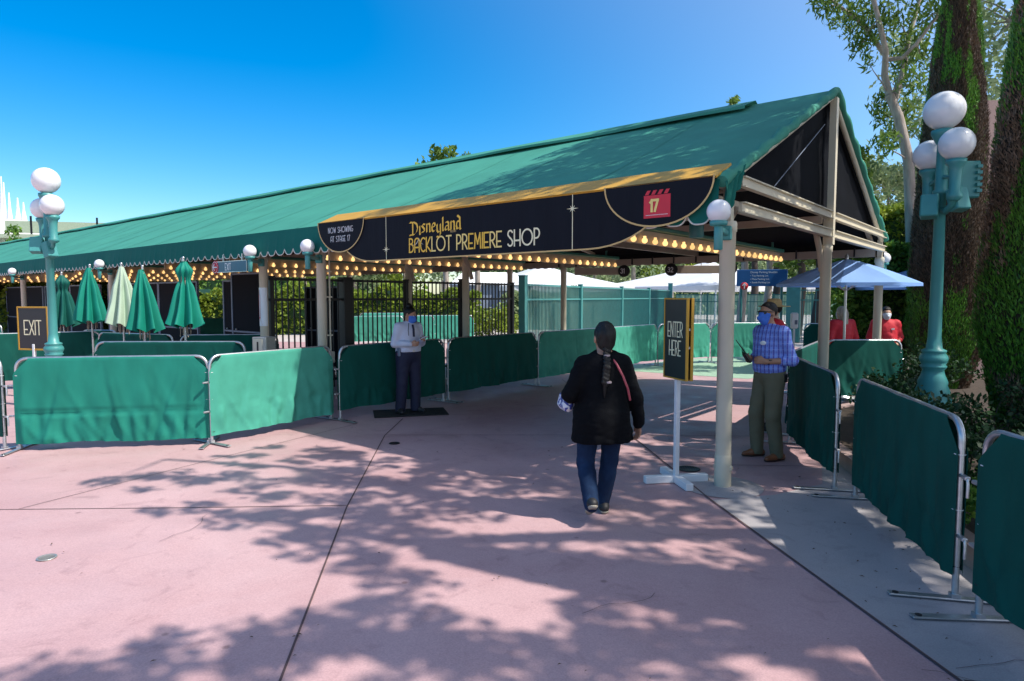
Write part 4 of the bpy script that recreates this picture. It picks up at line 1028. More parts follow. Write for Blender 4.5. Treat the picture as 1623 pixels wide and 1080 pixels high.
M['cyp'] = leafmat('cypress_green', (.022,.10,.015), (.17,.38,.04), .15, nscale=1.2)
M['cypd'] = leafmat('cypress_dark_brown', (.035,.022,.016), (.15,.095,.06), .15, nscale=2.)
M['cypb'] = leafmat('cypress_brown', (.10,.058,.038), (.42,.26,.165), .15, nscale=2.)
cypress(at(1499,12.2), 12.2, 7.6, .77, 'tall dark cypress with brown patches behind the right street lamp', 2, 95000, bt_=-.05, bm_='cypd', ex=.38)
cypress(6.20, 7.5, 9.6, .86, 'cypress at the right frame edge with bright green and brown sides', 5, 120000, ex=.62, bt_=.10, ph=1.5)
cypress(4.42, 2.75, 7.2, .62, 'cypress in the bed behind the nearest right barrier', 8, 9000)

def hedge(label, x0, x1, y0, y1, h, n, L, lm, seed, name='hedge', z0=0., wav=.25, cat='hedge'):
    r = thing(name, label, cat, ((x0+x1)/2, (y0+y1)/2, z0)); R = np.random.RandomState(seed); hx, hy = (x1-x0)/2, (y1-y0)/2
    hh = lambda x: h*(1+wav*mnoise.noise(Vector((x*.9+seed, seed, 0)))*1.0)
    q = MB()
    q.grid(lambda u, v: ((2*u-1)*(hx-.15)*(1-.1*v), -hy+.22+.3*v*.3+.2*mnoise.noise(Vector((u*hx*3, v*3, seed))), max(.02, (hh((2*u-1)*hx)-.25)*v)), 40, 10)
    q.grid(lambda u, v: ((2*u-1)*(hx-.15)*.9, -hy+.3+(2*hy-.5)*v, (hh((2*u-1)*hx)-.25)), 40, 6)
    q.build('inner_branches', M['leafd'], r)
    x = R.uniform(-hx, hx, n); face = R.uniform(0, 1, n); top = np.array([hh(a) for a in x]); z = R.uniform(0, 1, n)**.8*top; y = np.where(face < .62, -hy+R.uniform(0,.35,n), R.uniform(-hy, hy, n))
    z = np.where(face < .62, z, top-R.uniform(0,.3,n)); bump = np.array([mnoise.noise(Vector((a*1.6, c*1.6, seed))) for a, c in zip(x, z)]); y = y-.28*bump
    P = np.stack([x, y, np.maximum(.05, z+.12*bump)], 1); V, F = leaves(P, L, L*.5, seed+2, .2); np_mesh('foliage', V, F, lm, r)
    return r
hedge('tall dense green hedge behind the blue umbrella and the people in red', 7.1, 11.0, 14.6, 16.2, 3.0, 15000, .13, M['leafg'], 4, wav=.12)
hedge('lower green hedge left of the tall one, behind the gable posts', 8.7, 10.6, 17.6, 19.2, 3.0, 6500, .14, M['leafg'], 14, wav=.3)
hedge('bright yellow green hedge top beyond the far gable post', 9.6, 13.6, 18.6, 20.2, 4.4, 8000, .16, M['leafy'], 34, wav=.12)
# shrubs in the bed behind the right barriers
def shrub(x, y, r, h, n, label, seed, L=.06, lm='leafd', z0=.13, stems=True, group=None):
    t = thing('shrub', label, 'shrub', (x, y, z0), 0, group); R = np.random.RandomState(seed); q = MB(); rs = random.Random(seed); cs = []
    for k in range(14):
        a = rs.uniform(0, 6.28); d = rs.uniform(.15, 1)*r; c = (d*math.cos(a), d*math.sin(a), h*rs.uniform(.3, 1)*(1-.35*d/r)); cs.append(c); limb(q, (0,0,0), c, .012, .004, k+seed, sides=5)
    q.build('stem', M['barkd'], t)
    P = np.concatenate([blob(c, (r*.34, r*.34, h*.22), n//14, R) for c in cs]); V, F = leaves(P, L, L*.62, seed, -.1); np_mesh('foliage', V, F, M[lm], t)
SG = 'leafy shrubs in the planting bed'
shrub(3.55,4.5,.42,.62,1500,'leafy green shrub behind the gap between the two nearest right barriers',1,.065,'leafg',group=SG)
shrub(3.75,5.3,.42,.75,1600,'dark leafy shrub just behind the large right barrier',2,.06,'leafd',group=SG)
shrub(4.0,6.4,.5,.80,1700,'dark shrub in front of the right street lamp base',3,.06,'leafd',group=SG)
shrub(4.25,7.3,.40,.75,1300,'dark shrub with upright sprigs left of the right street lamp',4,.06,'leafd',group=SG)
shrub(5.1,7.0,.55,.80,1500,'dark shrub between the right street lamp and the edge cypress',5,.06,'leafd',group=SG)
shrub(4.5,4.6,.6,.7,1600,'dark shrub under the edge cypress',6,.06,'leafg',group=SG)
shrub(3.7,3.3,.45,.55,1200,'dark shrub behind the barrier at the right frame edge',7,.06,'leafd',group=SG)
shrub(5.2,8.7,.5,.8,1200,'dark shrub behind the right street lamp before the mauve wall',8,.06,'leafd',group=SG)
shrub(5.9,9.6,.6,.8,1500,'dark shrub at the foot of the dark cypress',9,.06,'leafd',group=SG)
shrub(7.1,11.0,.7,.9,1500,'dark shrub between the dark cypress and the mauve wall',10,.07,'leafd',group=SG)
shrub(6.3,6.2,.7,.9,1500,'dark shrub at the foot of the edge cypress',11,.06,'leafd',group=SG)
# mauve building behind the cypresses
r = thing('mauve_building', 'plain mauve stucco building behind the cypresses at right', 'building', (at(1441,13.7), 13.7, 0), 0)
q = MB(); q.prism([(0,0),(11,0),(11,.9),(.75,.9)], lambda u, v, d: (u, v, d), 3.6); q.build('wall', M['stucco'], r)
q = MB(); q.prism([(1.35,.92),(11,.92),(11,3.2),(3.0,3.2)], lambda u, v, d: (u, v, d), 6.1); q.build('upper_wall', M['stucco'], r)
q = MB(); q.prism([(-.05,-.06),(11.1,-.06),(11.1,.915),(.75,.915)], lambda u, v, d: (u, v, 3.603+d), .12); q.build('coping', M['stucco'], r)

# trees farther off
def far_tree(x, y, top, cr, label, seed, lm='leaf', n=3200, tr=.2, L=.34, crown_h=None, bm='bark', group='trees beyond the canopy'):
    ch = crown_h or top*.6; rs = random.Random(seed); cl = []
    for k in range(26):
        a = rs.uniform(0, 6.28); zz = rs.uniform(0, 1); d = cr*math.sqrt(rs.uniform(.05, 1))*(.45+.55*math.sin(math.pi*(.15+.75*(1-zz)))); cl.append(((x+d*math.cos(a), y+d*math.sin(a), top-ch+ch*zz*.93), cr*rs.uniform(.20,.36), n//26))
    pts = [(x,y,0),(x+.2,y,top*.25),(x+.1,y,top*.55),(x,y,top*.8)]
    tree(label, 'tree', [(pts,[tr,tr*.8,tr*.55,tr*.2])], cl, L, L*.45, M[lm], M[bm], seed, .2, group)
far_tree(at(702,36), 36, 10.0, 2.0, 'bushy treetop peeking over the middle of the canopy ridge', 41)
far_tree(at(752,37), 37, 10.2, .8, 'thin treetop sprig above the ridge just right of the bushy one', 47, n=900)
far_tree(at(1172,30), 30, 11.1, 1.1, 'sparse treetop peeking over the canopy ridge near its peak', 42, n=1500)
far_tree(at(1212,32), 32, 11.5, .8, 'small sprig of treetop right beside the canopy peak', 48, n=800)
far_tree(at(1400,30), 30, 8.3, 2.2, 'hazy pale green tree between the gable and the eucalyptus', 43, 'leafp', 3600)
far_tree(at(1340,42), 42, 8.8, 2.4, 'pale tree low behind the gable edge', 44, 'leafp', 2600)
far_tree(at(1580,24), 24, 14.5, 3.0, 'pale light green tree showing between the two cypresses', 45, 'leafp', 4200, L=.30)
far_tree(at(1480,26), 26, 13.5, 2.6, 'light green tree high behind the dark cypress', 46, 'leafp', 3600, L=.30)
# trunks and trees behind the fences
k = 0
for px, Y, top, cr, lm, lab in ((1000,52,9,3.,'leafp','pale tree over the tent right of the number 31 board'),(1060,58,9.5,3,'leafy','yellow green tree between the two white tents'),(940,56,8.5,2.8,'leafp','light tree above the left white tent'),
        (1190,38,9,2.6,'leafp','tree with dark trunk left of the blue parking sign'),(1225,34,9,2.4,'leaf','tree with dark trunk behind the blue parking sign'),(1262,30,9,2.2,'leafp','tree with dark trunk just right of the blue parking sign'),(1292,27,8.5,2.0,'leaf','tree with dark trunk behind the middle gable post'),
        (700,48,7.5,2.8,'leafp','green tree behind the black fence near the left tent'),(640,52,8,3.,'leafy','yellow green tree behind the guard and the fence'),(560,50,7.5,3,'leafp','green tree seen through the left part of the black fence'),(480,50,8,3.2,'leafy','bright tree at the left end of the black fence')):
    k += 1; far_tree(at(px,Y), Y, top, cr, lab, 60+k, lm, 2600, .26, .36, top*.62, 'barkd' if px > 1100 else 'bark')
hedge('yellow green sunlit hedge seen through the black iron fence', -16, -1.5, 31, 33, 2.1, 8000, .24, M['leafy'], 24, wav=.35)
hedge('sunlit hedge seen through the gap left of the black panels', -25, -14, 27, 29, 2.4, 6000, .24, M['leafy'], 25, wav=.3)
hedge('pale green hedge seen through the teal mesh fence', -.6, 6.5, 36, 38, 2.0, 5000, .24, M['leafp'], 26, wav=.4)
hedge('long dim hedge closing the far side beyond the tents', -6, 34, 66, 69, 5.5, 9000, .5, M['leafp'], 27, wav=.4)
hedge('long dim hedge closing the far left beyond the canopy', -70, -8, 62, 65, 4.5, 9000, .5, M['leafg'], 28, wav=.4)
shrub(at(782,27), 27, 1.3, 1.5, 1800, 'round yellow green bush behind the right end of the black fence', 30, .16, 'leafy', 0)

# ------------------------------------------------------------------ far tents, buildings
def tent(x, y, w, he, hp, rz, label):
    r = thing('white_tent', label, 'tent', (x, y, 0), rz, 'white tents beyond the fence'); h = w/2
    q = MB()
    def cl(u, v):
        a = 2*math.pi*u+math.pi/4; f = ((u*4) % 1.)-.5; c = 1/math.cos(f*math.pi/2)*math.cos(math.pi/4)*1.414
        rr = h*v*c; z = hp-(hp-he)*(v**.72); return (rr*math.cos(a+0), rr*math.sin(a+0), z)
    q.grid(cl, 48, 12, smooth=False); q.grid(lambda u, v: (h/math.cos((((u*4) % 1.)-.5)*math.pi/2)*math.cos(2*math.pi*u+math.pi/4), h/math.cos((((u*4) % 1.)-.5)*math.pi/2)*math.sin(2*math.pi*u+math.pi/4), he-.3*v), 48, 1)
    q.build('roof', M['tentw'], r)
    for i in (-1,1):
        for j in (-1,1): q = MB(); q.tube([(i*h*.97,j*h*.97,0),(i*h*.97,j*h*.97,he)], .06, 8); q.build('pole', M['white'], r)
tent(at(858,44), 44, 9., 2.45, 4.1, rad(20), 'white tent roof behind the dark shaded barriers and teal fence')
tent(at(1120,47), 47, 11.5, 2.5, 4.5, rad(32), 'larger white tent roof behind the enter sign and number 32 board')
r = thing('service_building', 'blue grey low building seen through the right part of the black fence', 'building', (at(775,40), 40, 0), rad(8))
q = MB(); q.box((0,0,1.25), (4.6,3,2.5)); q.build('wall', M['bluegrey'], r)
q = MB(); q.add([(-2.5,-1.7,2.5),(2.5,-1.7,2.5),(2.5,1.7,2.5),(-2.5,1.7,2.5),(-1.6,0,3.3),(1.6,0,3.3)], [(0,1,5,4),(1,2,5),(2,3,4,5),(3,0,4),(3,2,1,0)]); q.build('roof', M['white'], r)
q = MB(); q.box((.3,-1.51,1.1), (3.0,.05,.06)); q.box((-1.2,-1.52,1.0), (.9,.06,2.0)); q.build('door', M['panel'], r)
# barriers on the far plaza
for i, (px, Y, L, lab) in enumerate(((585,24,2.4,'far sunlit barrier left of the guard, seen through the black fence'),(640,24.6,2.2,'far sunlit barrier behind the guard, seen through the black fence'),(700,25.2,2.4,'far sunlit barrier right of the guard, seen through the black fence'),(610,29,2.2,'more distant sunlit barrier beyond the black fence'),(340,22,2.6,'far barrier in the gap left of the black panels'))):
    barrier((at(px,Y)-L/2, Y), (at(px,Y)+L/2, Y+.25), lab, 40+i, 'barrierbrightsun')
# sage roofed hall and white spires at the far left
r = thing('sage_hall', 'long low sage green hall roof beyond the left end of the canopy', 'building', (at(70,85), 85, 0), rad(14))
q = MB(); q.box((6,0,4.4), (46,14,8.8)); q.build('wall', M['bldgreen'], r)
q = MB(); q.bar((-18,-7.2,9.0),(30,-7.2,9.0),.5,.5); q.bar((-2,-4,10.4),(20,-4,10.4),.6,1.4); q.bar((-20,-5,9.6),(-6,-5,9.6),.6,.8); q.build('parapet', M['bldgreen'], r)
for x in (-4, 2, 9): q = MB(); q.tube([(x,-7.3,8.8),(x,-7.3,11.4)], .12, 6); q.build('roof_pole', M['panel'], r)
Y = 130
r = thing('spired_pavilion', 'distant white pavilion crowned with slender spires at far left', 'building', (at(25,Y), Y, 0))
def zpy(py): return 1.8+(471-py)/1035.*Y
q = MB(); q.lathe([(7.5,0),(7.2,zpy(368)),(3.4,zpy(357)),(3.0,zpy(352)),(0,zpy(351))], (0,0,0), 28, smooth=False); q.build('drum', M['bldw'], r)
for px, top, w in ((13,283,.42),(16.5,292,.40),(9.5,300,.40),(24,308,.48),(37,316,.55),(46,323,.5)):
    q = MB(); q.lathe([(w*1.6,zpy(362)),(w,zpy(350)),(w*.45,zpy((350+top)/2)),(.10,zpy(top))], (at(px,Y)-at(25,Y),0,0), 10); q.build('spire', M['bldw'], r)
far_tree(at(4,70), 70, 9.4, 2.2, 'dark tree clump below the white spires at the far left edge', 90, 'leafg', 1500, L=.5)

# ------------------------------------------------------------------ people: one smooth surface per body, clothes over it
def surface_nets(f, o, h):
    ins = f < 0; nx, ny, nz = f.shape
    c = [(i,j,k) for i in (0,1) for j in (0,1) for k in (0,1)]
    S = [f[i:nx-1+i, j:ny-1+j, k:nz-1+k] for i,j,k in c]; I = [s < 0 for s in S]
    cnt = sum(a.astype(np.int8) for a in I); act = (cnt > 0) & (cnt < 8); idx = np.argwhere(act)
    vals = np.stack([s[act] for s in S], 1); inn = vals < 0
    acc = np.zeros((len(idx), 3)); n = np.zeros(len(idx))
    for a in range(8):
        for b in range(a+1, 8):
            d = [abs(c[a][t]-c[b][t]) for t in range(3)]
            if sum(d) != 1: continue
            m = inn[:,a] != inn[:,b]; t = np.where(m, vals[:,a]/np.where(m, vals[:,a]-vals[:,b], 1), 0)
            p = np.array(c[a])[None]+t[:,None]*(np.array(c[b])-np.array(c[a]))[None]; acc += p*m[:,None]; n += m
    V = (idx+acc/n[:,None])*h+np.array(o); vid = -np.ones(act.shape, int); vid[act] = np.arange(len(idx)); F = []
    for ax in range(3):
        a1, a2 = (ax+1) % 3, (ax+2) % 3
        sl0 = [slice(None)]*3; sl1 = [slice(None)]*3; sl0[ax] = slice(0, -1); sl1[ax] = slice(1, None)
        A = ins[tuple(sl0)]; B = ins[tuple(sl1)]; E = np.argwhere(A != B)
        E = E[(E[:,a1] > 0) & (E[:,a2] > 0) & (E[:,a1] < f.shape[a1]-1) & (E[:,a2] < f.shape[a2]-1)]
        def cell(d1, d2): q = E.copy(); q[:,a1] += d1; q[:,a2] += d2; return vid[q[:,0], q[:,1], q[:,2]]
        Q = np.stack([cell(-1,-1), cell(0,-1), cell(0,0), cell(-1,0)], 1); fl = ~A[E[:,0],E[:,1],E[:,2]]
        Q[fl] = Q[fl][:,::-1]; F.append(Q)
    return V, np.concatenate(F)
class Field:
    def __init__(self, lo, hi, h):
        self.o = np.array(lo, float); self.h = h; self.n = np.ceil((np.array(hi)-self.o)/h).astype(int)+1; self.f = np.full(self.n, 1.0, np.float32)
    def block(self, lo, hi):
        a = np.clip(np.floor((np.array(lo)-self.o)/self.h).astype(int), 0, self.n); b = np.clip(np.ceil((np.array(hi)-self.o)/self.h).astype(int)+1, 0, self.n)
        sl = tuple(slice(x, y) for x, y in zip(a, b)); g = [self.o[i]+self.h*np.arange(a[i], b[i]) for i in range(3)]
        return sl, np.stack(np.meshgrid(*g, indexing='ij'), -1)
    def merge(self, sl, d, k):
        c = self.f[sl]
        if k > 0: hh = np.maximum(k-np.abs(c-d), 0)/k; self.f[sl] = np.minimum(c, d)-hh*hh*k*.25
        else: self.f[sl] = np.minimum(c, d)
    def cone(self, a, b, ra, rb, k=.03):
        a = np.array(a, float); b = np.array(b, float); m = max(ra, rb)+.08; sl, P = self.block(np.minimum(a, b)-m, np.maximum(a, b)+m)
        if P.size == 0: return self
        ab = b-a; t = np.clip(((P-a)@ab)/(ab@ab), 0, 1); d = np.linalg.norm(P-a-t[...,None]*ab, axis=-1)-(ra+(rb-ra)*t); self.merge(sl, d, k); return self
    def ell(self, c, r, k=.03, R=None, grow=0.):
        c = np.array(c, float); r = np.array(r, float)+grow; m = max(r)+.08; sl, P = self.block(c-m, c+m)
        if P.size == 0: return self
        p = P-c
        if R is not None: p = p@R
        k0 = np.linalg.norm(p/r, axis=-1); k1 = np.linalg.norm(p/(r*r), axis=-1)+1e-9; self.merge(sl, k0*(k0-1)/k1, k); return self
    def cut(self, p, n):      # keep the side the normal points away from
        sl, P = self.block(self.o, self.o+self.h*self.n); n = np.array(n, float); n /= np.linalg.norm(n); self.f = np.maximum(self.f, ((P-np.array(p))@n)[tuple(slice(0, s) for s in self.n)].astype(np.float32)); return self
    def mesh(self, name, m, parent, wr=0., ws=(9,9,5), seed=0, rot=None):
        V, F = surface_nets(self.f, self.o, self.h)
        if wr and len(V):
            N = np.zeros_like(V); e1 = V[F[:,2]]-V[F[:,0]]; e2 = V[F[:,3]]-V[F[:,1]]; fn = np.cross(e1, e2)
            for k in range(4): np.add.at(N, F[:,k], fn)
            N /= np.linalg.norm(N, axis=1)[:,None]+1e-9
            d = np.array([mnoise.noise(Vector((p[0]*ws[0]+seed, p[1]*ws[1], p[2]*ws[2]+1.2*mnoise.noise(Vector((p[0]*6, p[2]*6, seed))))))+.6*abs(mnoise.noise(Vector((p[0]*ws[0]*2.2, p[1]*ws[1]*2.2+seed, p[2]*ws[2]*2.6)))) for p in V]); V = V+N*(d*wr)[:,None]
        return np_mesh(name, V, F, m, parent, True)
def rotm(yaw, pitch=0., roll=0.):
    return np.array(Matrix.Rotation(yaw, 3, 'Z') @ Matrix.Rotation(pitch, 3, 'X') @ Matrix.Rotation(roll, 3, 'Y'))
def hand(f, w, d, side, up, curl=.5, s=1., thumb=None):
    """palm at wrist w towards d; 'side' points to the thumb edge, 'up' is the back of the hand"""
    w, d, side, up = [np.array(x, float) for x in (w, d, side, up)]; d /= np.linalg.norm(d); side = side-d*(side@d); side /= np.linalg.norm(side); up = np.cross(side, d)*np.sign(np.cross(side, d)@up+1e-6)
    k = w+d*.082*s
    for q in (-.026, -.009, .009, .026): f.cone(w+side*q*.55*s, k+side*q*s, .0155*s, .012*s, .012)
    for q, L in ((.030, .072), (.010, .082), (-.010, .076), (-.029, .060)):
        b = k+side*q*s; a1 = curl*.9; d1 = d*math.cos(a1)-up*math.sin(a1); m = b+d1*L*.48*s; a2 = curl*2.1; d2 = d*math.cos(a2)-up*math.sin(a2); e = m+d2*L*.52*s
        f.cone(b, m, .0095*s, .0085*s, .006); f.cone(m, e, .0085*s, .0065*s, .004)
    t0 = w+d*.028*s+side*.022*s; t1 = t0+(side*.75+d*.75-up*.25*curl)*.036*s; t2 = t1+(d*.9+side*(.25-.5*curl)-up*.4*curl)*.034*s
    f.cone(t0, t1, .014*s, .011*s, .01); f.cone(t1, t2, .010*s, .0075*s, .005)
def limbs(f, J, pairs, g, k=.03):
    for a, b, ra, rb in pairs: f.cone(J[a], J[b], ra+g, rb+g, k)
def head_prims(f, c, R, s=1., g=0., face=True):
    c = np.array(c); T = lambda x, y, z: c+R@(np.array((x, y, z))*s)
    f.ell(T(0,-.012,.030), np.array((.074,.093,.088))*s, .02, R, g); f.ell(T(0,.022,-.035), np.array((.058,.066,.078))*s, .04, R, g)
    f.ell(T(0,.055,-.085), np.array((.032,.030,.024))*s, .03, R, g)
    if face:
        f.cone(T(0,.088,.012), T(0,.108,-.026), .010*s, .014*s, .012); f.cone(T(-.012,.098,-.030), T(.012,.098,-.030), .009*s, .009*s, .008)
        f.cone(T(-.034,.082,.026), T(.034,.082,.026), .010*s, .010*s, .014)
        f.cone(T(-.018,.086,-.060), T(.018,.086,-.060), .008*s, .008*s, .008)
        for e in (-1, 1): f.ell(T(e*.074,-.006,-.006), np.array((.011,.020,.033))*s, .008, R)
def face_bits(c, R, parent, s=1., brow=(.02,.014,.01)):
    for e in (-1, 1):
        p = np.array(c)+R@(np.array((e*.030,.079,.006))*s); q = MB(); q.sphere((0,0,0), .0125*s, 10, 8); o = q.build('eye', M['eye'], parent, Vector(p))
        q = MB(); q.sphere((0,0,0), .006*s, 8, 6); i = q.build('iris', M['black'], o, Vector(R@np.array((0,.009,-.002))*s))
M['skin'] = mat('brown_skin', (.38,.20,.125), .5, var=.06, scale=12, bump=.05); M['skin2'] = mat('tan_skin', (.40,.22,.14), .5, var=.06, scale=12, bump=.05); M['skinl'] = mat('light_skin', (.55,.34,.25), .5, var=.05, scale=12)
M['eye'] = mat('eye_white', (.7,.68,.64), .2); M['hair'] = mat('black_hair', (.007,.006,.006), .42, spec=.3, var=.4, scale=14, bump=.35, bscale=120, stretch=(3,3,.35)); M['hairg'] = mat('ash_hair', (.42,.36,.28), .5, var=.3, scale=20, bump=.6, bscale=80, stretch=(3,3,.3))
M['cardigan'] = mat('black_knit', (.004,.0045,.006), .9, spec=.12, var=.15, scale=30, bump=.35, bscale=180); M['jeans'] = mat('blue_denim', (.005,.014,.042), .85, spec=.2, var=.30, scale=7, bump=.3, bscale=220, col2=(.013,.036,.090))
M['shoe'] = mat('black_sneaker', (.015,.015,.017), .6); M['sole'] = mat('rubber_sole', (.38,.34,.27), .8, var=.2, scale=40); M['brownshoe'] = mat('brown_leather', (.22,.075,.03), .35, var=.2, scale=10)
M['olive'] = mat('olive_chinos', (.13,.125,.075), .8, var=.12, scale=6, bump=.2, bscale=160); M['navytrouser'] = mat('navy_trousers', (.010,.013,.040), .75, var=.12, scale=6, bump=.15, bscale=120)
M['whiteshirt'] = mat('white_shirt', (.55,.58,.70), .75, var=.04, bump=.1, bscale=120); M['redshirt'] = mat('red_shirt', (.55,.015,.03), .7, var=.08); M['mask'] = mat('blue_mask', (.05,.17,.62), .75, var=.10, scale=30); M['maskw'] = mat('white_mask', (.62,.68,.75), .75)
M['belt'] = mat('dark_belt', (.05,.02,.012), .5); M['greytrouser'] = mat('grey_trousers', (.10,.11,.14), .8); M['straw'] = mat('straw', (.48,.32,.14), .8, var=.2, scale=30, bump=.4, bscale=90); M['plastic'] = mat('black_plastic', (.010,.010,.012), .35)
def plaid():
    m = bpy.data.materials.new('blue_plaid_shirt'); m.use_nodes = True; N = m.node_tree.nodes; L = m.node_tree.links; p = N['Principled BSDF']; p.inputs['Roughness'].default_value = .8
    tc = N.new('ShaderNodeTexCoord'); sx = N.new('ShaderNodeSeparateXYZ'); L.new(tc.outputs['Object'], sx.inputs[0])
    def mth(op, a, b=None):
        n = N.new('ShaderNodeMath'); n.operation = op
        for i, v in enumerate((a, b)):
            if v is None: continue
            if isinstance(v, (int, float)): n.inputs[i].default_value = v
            else: L.new(v, n.inputs[i])
        return n.outputs[0]
    u = mth('ADD', sx.outputs[0], mth('MULTIPLY', sx.outputs[1], .8))
    def stripe(src, period, duty, ph=0.): return mth('LESS_THAN', mth('FRACT', mth('ADD', mth('DIVIDE', src, period), ph)), duty)
    def mix(f, a, b):
        x = N.new('ShaderNodeMix'); x.data_type = 'RGBA'; L.new(f, x.inputs[0])
        for i, v in ((6, a), (7, b)):
            if isinstance(v, tuple): x.inputs[i].default_value = (*v, 1)
            else: L.new(v, x.inputs[i])
        return x.outputs[2]
    c = mix(stripe(u, .058, .42), (.17,.29,.78), (.08,.10,.44)); c = mix(mth('MULTIPLY', stripe(sx.outputs[2], .07, .35), .45), c, (.08,.09,.42)); c = mix(mth('MULTIPLY', stripe(u, .029, .12, .3), .75), c, (.42,.50,.82)); c = mix(mth('MULTIPLY', stripe(sx.outputs[2], .07, .07, .4), .5), c, (.42,.50,.82))
    L.new(c, p.inputs['Base Color']); return m
M['plaid'] = plaid()
def shoes(J, r, mname, sole='sole', h=.008):
    for e in ('L', 'R'):
        a = np.array(J['an'+e]); d = np.array(J['td'+e], float); heel = np.array(J['heel'+e]); toe = heel+d*.25
        lo = np.minimum(np.minimum(heel, toe), a)-.09; hi = np.maximum(np.maximum(heel, toe), a)+.09
        up = np.array(J.get('fu'+e, (0,0,1.)))
        f = Field(lo, hi, h); f.cone(heel+up*.038, heel+d*.13+up*.042, .034, .036, .02); f.cone(heel+d*.13+up*.040, toe-d*.035+up*.030, .038, .028, .03); f.cone(heel+d*.03+up*.05, a+d*.01, .042, .042, .03); f.cut(heel+up*.014, -up)
        o = f.mesh('shoe', M[mname], r)
        f = Field(lo, hi, h*.75); f.cone(heel+up*.03+d*.005, heel+d*.13+up*.03, .040, .043, .02); f.cone(heel+d*.13+up*.03, toe-d*.033+up*.03, .044, .034, .02); f.cut(heel+up*.0, -up); f.cut(heel+up*.022, up); f.mesh('sole', M[sole], o)

def build_person(label, loc, yaw, J, B, top, low, extra=None, h=.010, lite=False, cat='person', skin='skin'):
    """J joints, B body sizes; top/low = material, cuff keys"""
    r = thing('person', label, cat, loc, yaw); g = B.get('bulk', 0.)
    lo = (-.52,-.42,-.02); hi = (.52,.62,J['head'][2]+.2)
    RH = J['RH']; hs = B.get('hs', 1.)
    torso = [(J['pel'], B['hip']), (J['belly'], B['waist']), (J['chest'], B['chest'])]
    arm = [('shL','elL',.052,.042),('elL','wrL',.041,.028),('shR','elR',.052,.042),('elR','wrR',.041,.028)]
    leg = [('hipL','knL',.085+g*.5,.056+g*.3),('knL','anL',.056+g*.3,.038),('hipR','knR',.085+g*.5,.056+g*.3),('knR','anR',.056+g*.3,.038)]
    f = Field(lo, hi, h)
    for c, rr in torso: f.ell(c, rr, .08)
    f.cone(J['shL'], J['shR'], .055, .055, .06); f.cone(J['chest'], J['neck'], .07, .05, .05); f.cone(J['neck'], np.array(J['head'])-np.array((0,0,.03)), .048*hs, .046*hs, .03)
    limbs(f, J, arm, g*.25); limbs(f, J, leg, 0)
    head_prims(f, J['head'], RH, hs)
    for e in ('L','R'):
        H = J['hand'+e]; hand(f, J['wr'+e], *H[:3], *H[3:])
        f.cone(np.array(J['an'+e]), np.array(J['heel'+e])+np.array(J['td'+e])*.1+np.array((0,0,.05)), .036, .03, .02)
    body = f.mesh('body', M[skin], r)
    # lower garment
    f = Field(lo, hi, h)
    if low.get('torso', True):
        f.ell(J['pel'], np.array(B['hip'])+.014, .05); f.ell(np.array(J['pel'])+np.array((0,0,.07)), np.array(B['hip'])+np.array((.012,.018,0)), .05)
    limbs(f, J, leg, low.get('g', .016)); 
    for e in ('L','R'):
        a = np.array(J['an'+e]); kn = np.array(J['kn'+e]); dd = (a-kn)/np.linalg.norm(a-kn); f.cone(kn+dd*.1, a+dd*low.get('ext', .0), .062+g*.3+low.get('flare', 0.)*.3, .052+low.get('flare', 0.), .03)
    f.cut((0,0,low['top']), (0,0,1)); f.cut((0,0,low.get('bot', .045)), (0,0,-1))
    lw = f.mesh('trousers', M[low['m']], r, .007, (10,10,7), 3)
    # upper garment
    f = Field(lo, hi, h)
    for c, rr in torso[(0 if top.get('long') else 1):]: f.ell(c, np.array(rr)+.022, .08)
    if not top.get('long'): f.ell(np.array(J['pel'])+np.array((0,0,.06)), np.array(B['hip'])+np.array((.020,.020,0.)), .06)
    f.cone(J['shL'], J['shR'], B.get('shr', .075), B.get('shr', .075), .06); f.cone(J['chest'], J['neck'], .09, .064, .05)
    for e in ('L','R'):
        f.cone(J['sh'+e], J['el'+e], .072+g*.4, .056+g*.3, .04)
        cf = top.get('cuff', 1.); el = np.array(J['el'+e]); wr = np.array(J['wr'+e]); f.cone(el, el+(wr-el)*cf, .056+g*.3, .056+g*.3+(.040-.056)*cf, .02)
    if top.get('skirt'): top['skirt'](f)
    f.cut((0,0,top['bot']), (0,0,-1)); n = np.array(J['neck']); f.cut(n+np.array((0,.01,.028)), (0,-.25,1))
    up = f.mesh('top', M[top['m']], r, top.get('wr', .010), top.get('ws', (8,8,9)), 9)
    if extra: extra(r, body, up, lw)
    return r

# --- the woman walking away
J = dict(pel=(.03,0,.86), belly=(.03,.02,1.0), chest=(.045,.0,1.19), neck=(.055,.02,1.335), head=(.06,.05,1.462), RH=rotm(.1,-.05),
    hipL=(-.065,-.02,.80), knL=(-.095,.02,.44), anL=(-.085,-.22,.175), hipR=(.125,.0,.80), knR=(.115,.08,.44), anR=(.075,.12,.10),
    shL=(-.108,0,1.25), elL=(-.240,-.05,1.015), wrL=(-.205,.15,.945), shR=(.195,0,1.25), elR=(.305,-.03,.985), wrR=(.345,.03,.765),
    handL=((.3,.9,-.1),(.3,.1,1),(-1,.2,.3),.7,.95), handR=((.05,.1,-1),(-.35,1,0),(1,.2,.1),.35,.95),
    tdL=(.0,.86,-.50), heelL=(-.085,-.305,.160), fuL=(0,.50,.86), tdR=(.03,1,0), heelR=(.075,.06,.0))
B = dict(hip=(.195,.175,.17), waist=(.168,.165,.20), chest=(.150,.128,.17), bulk=.014, hs=1.08)
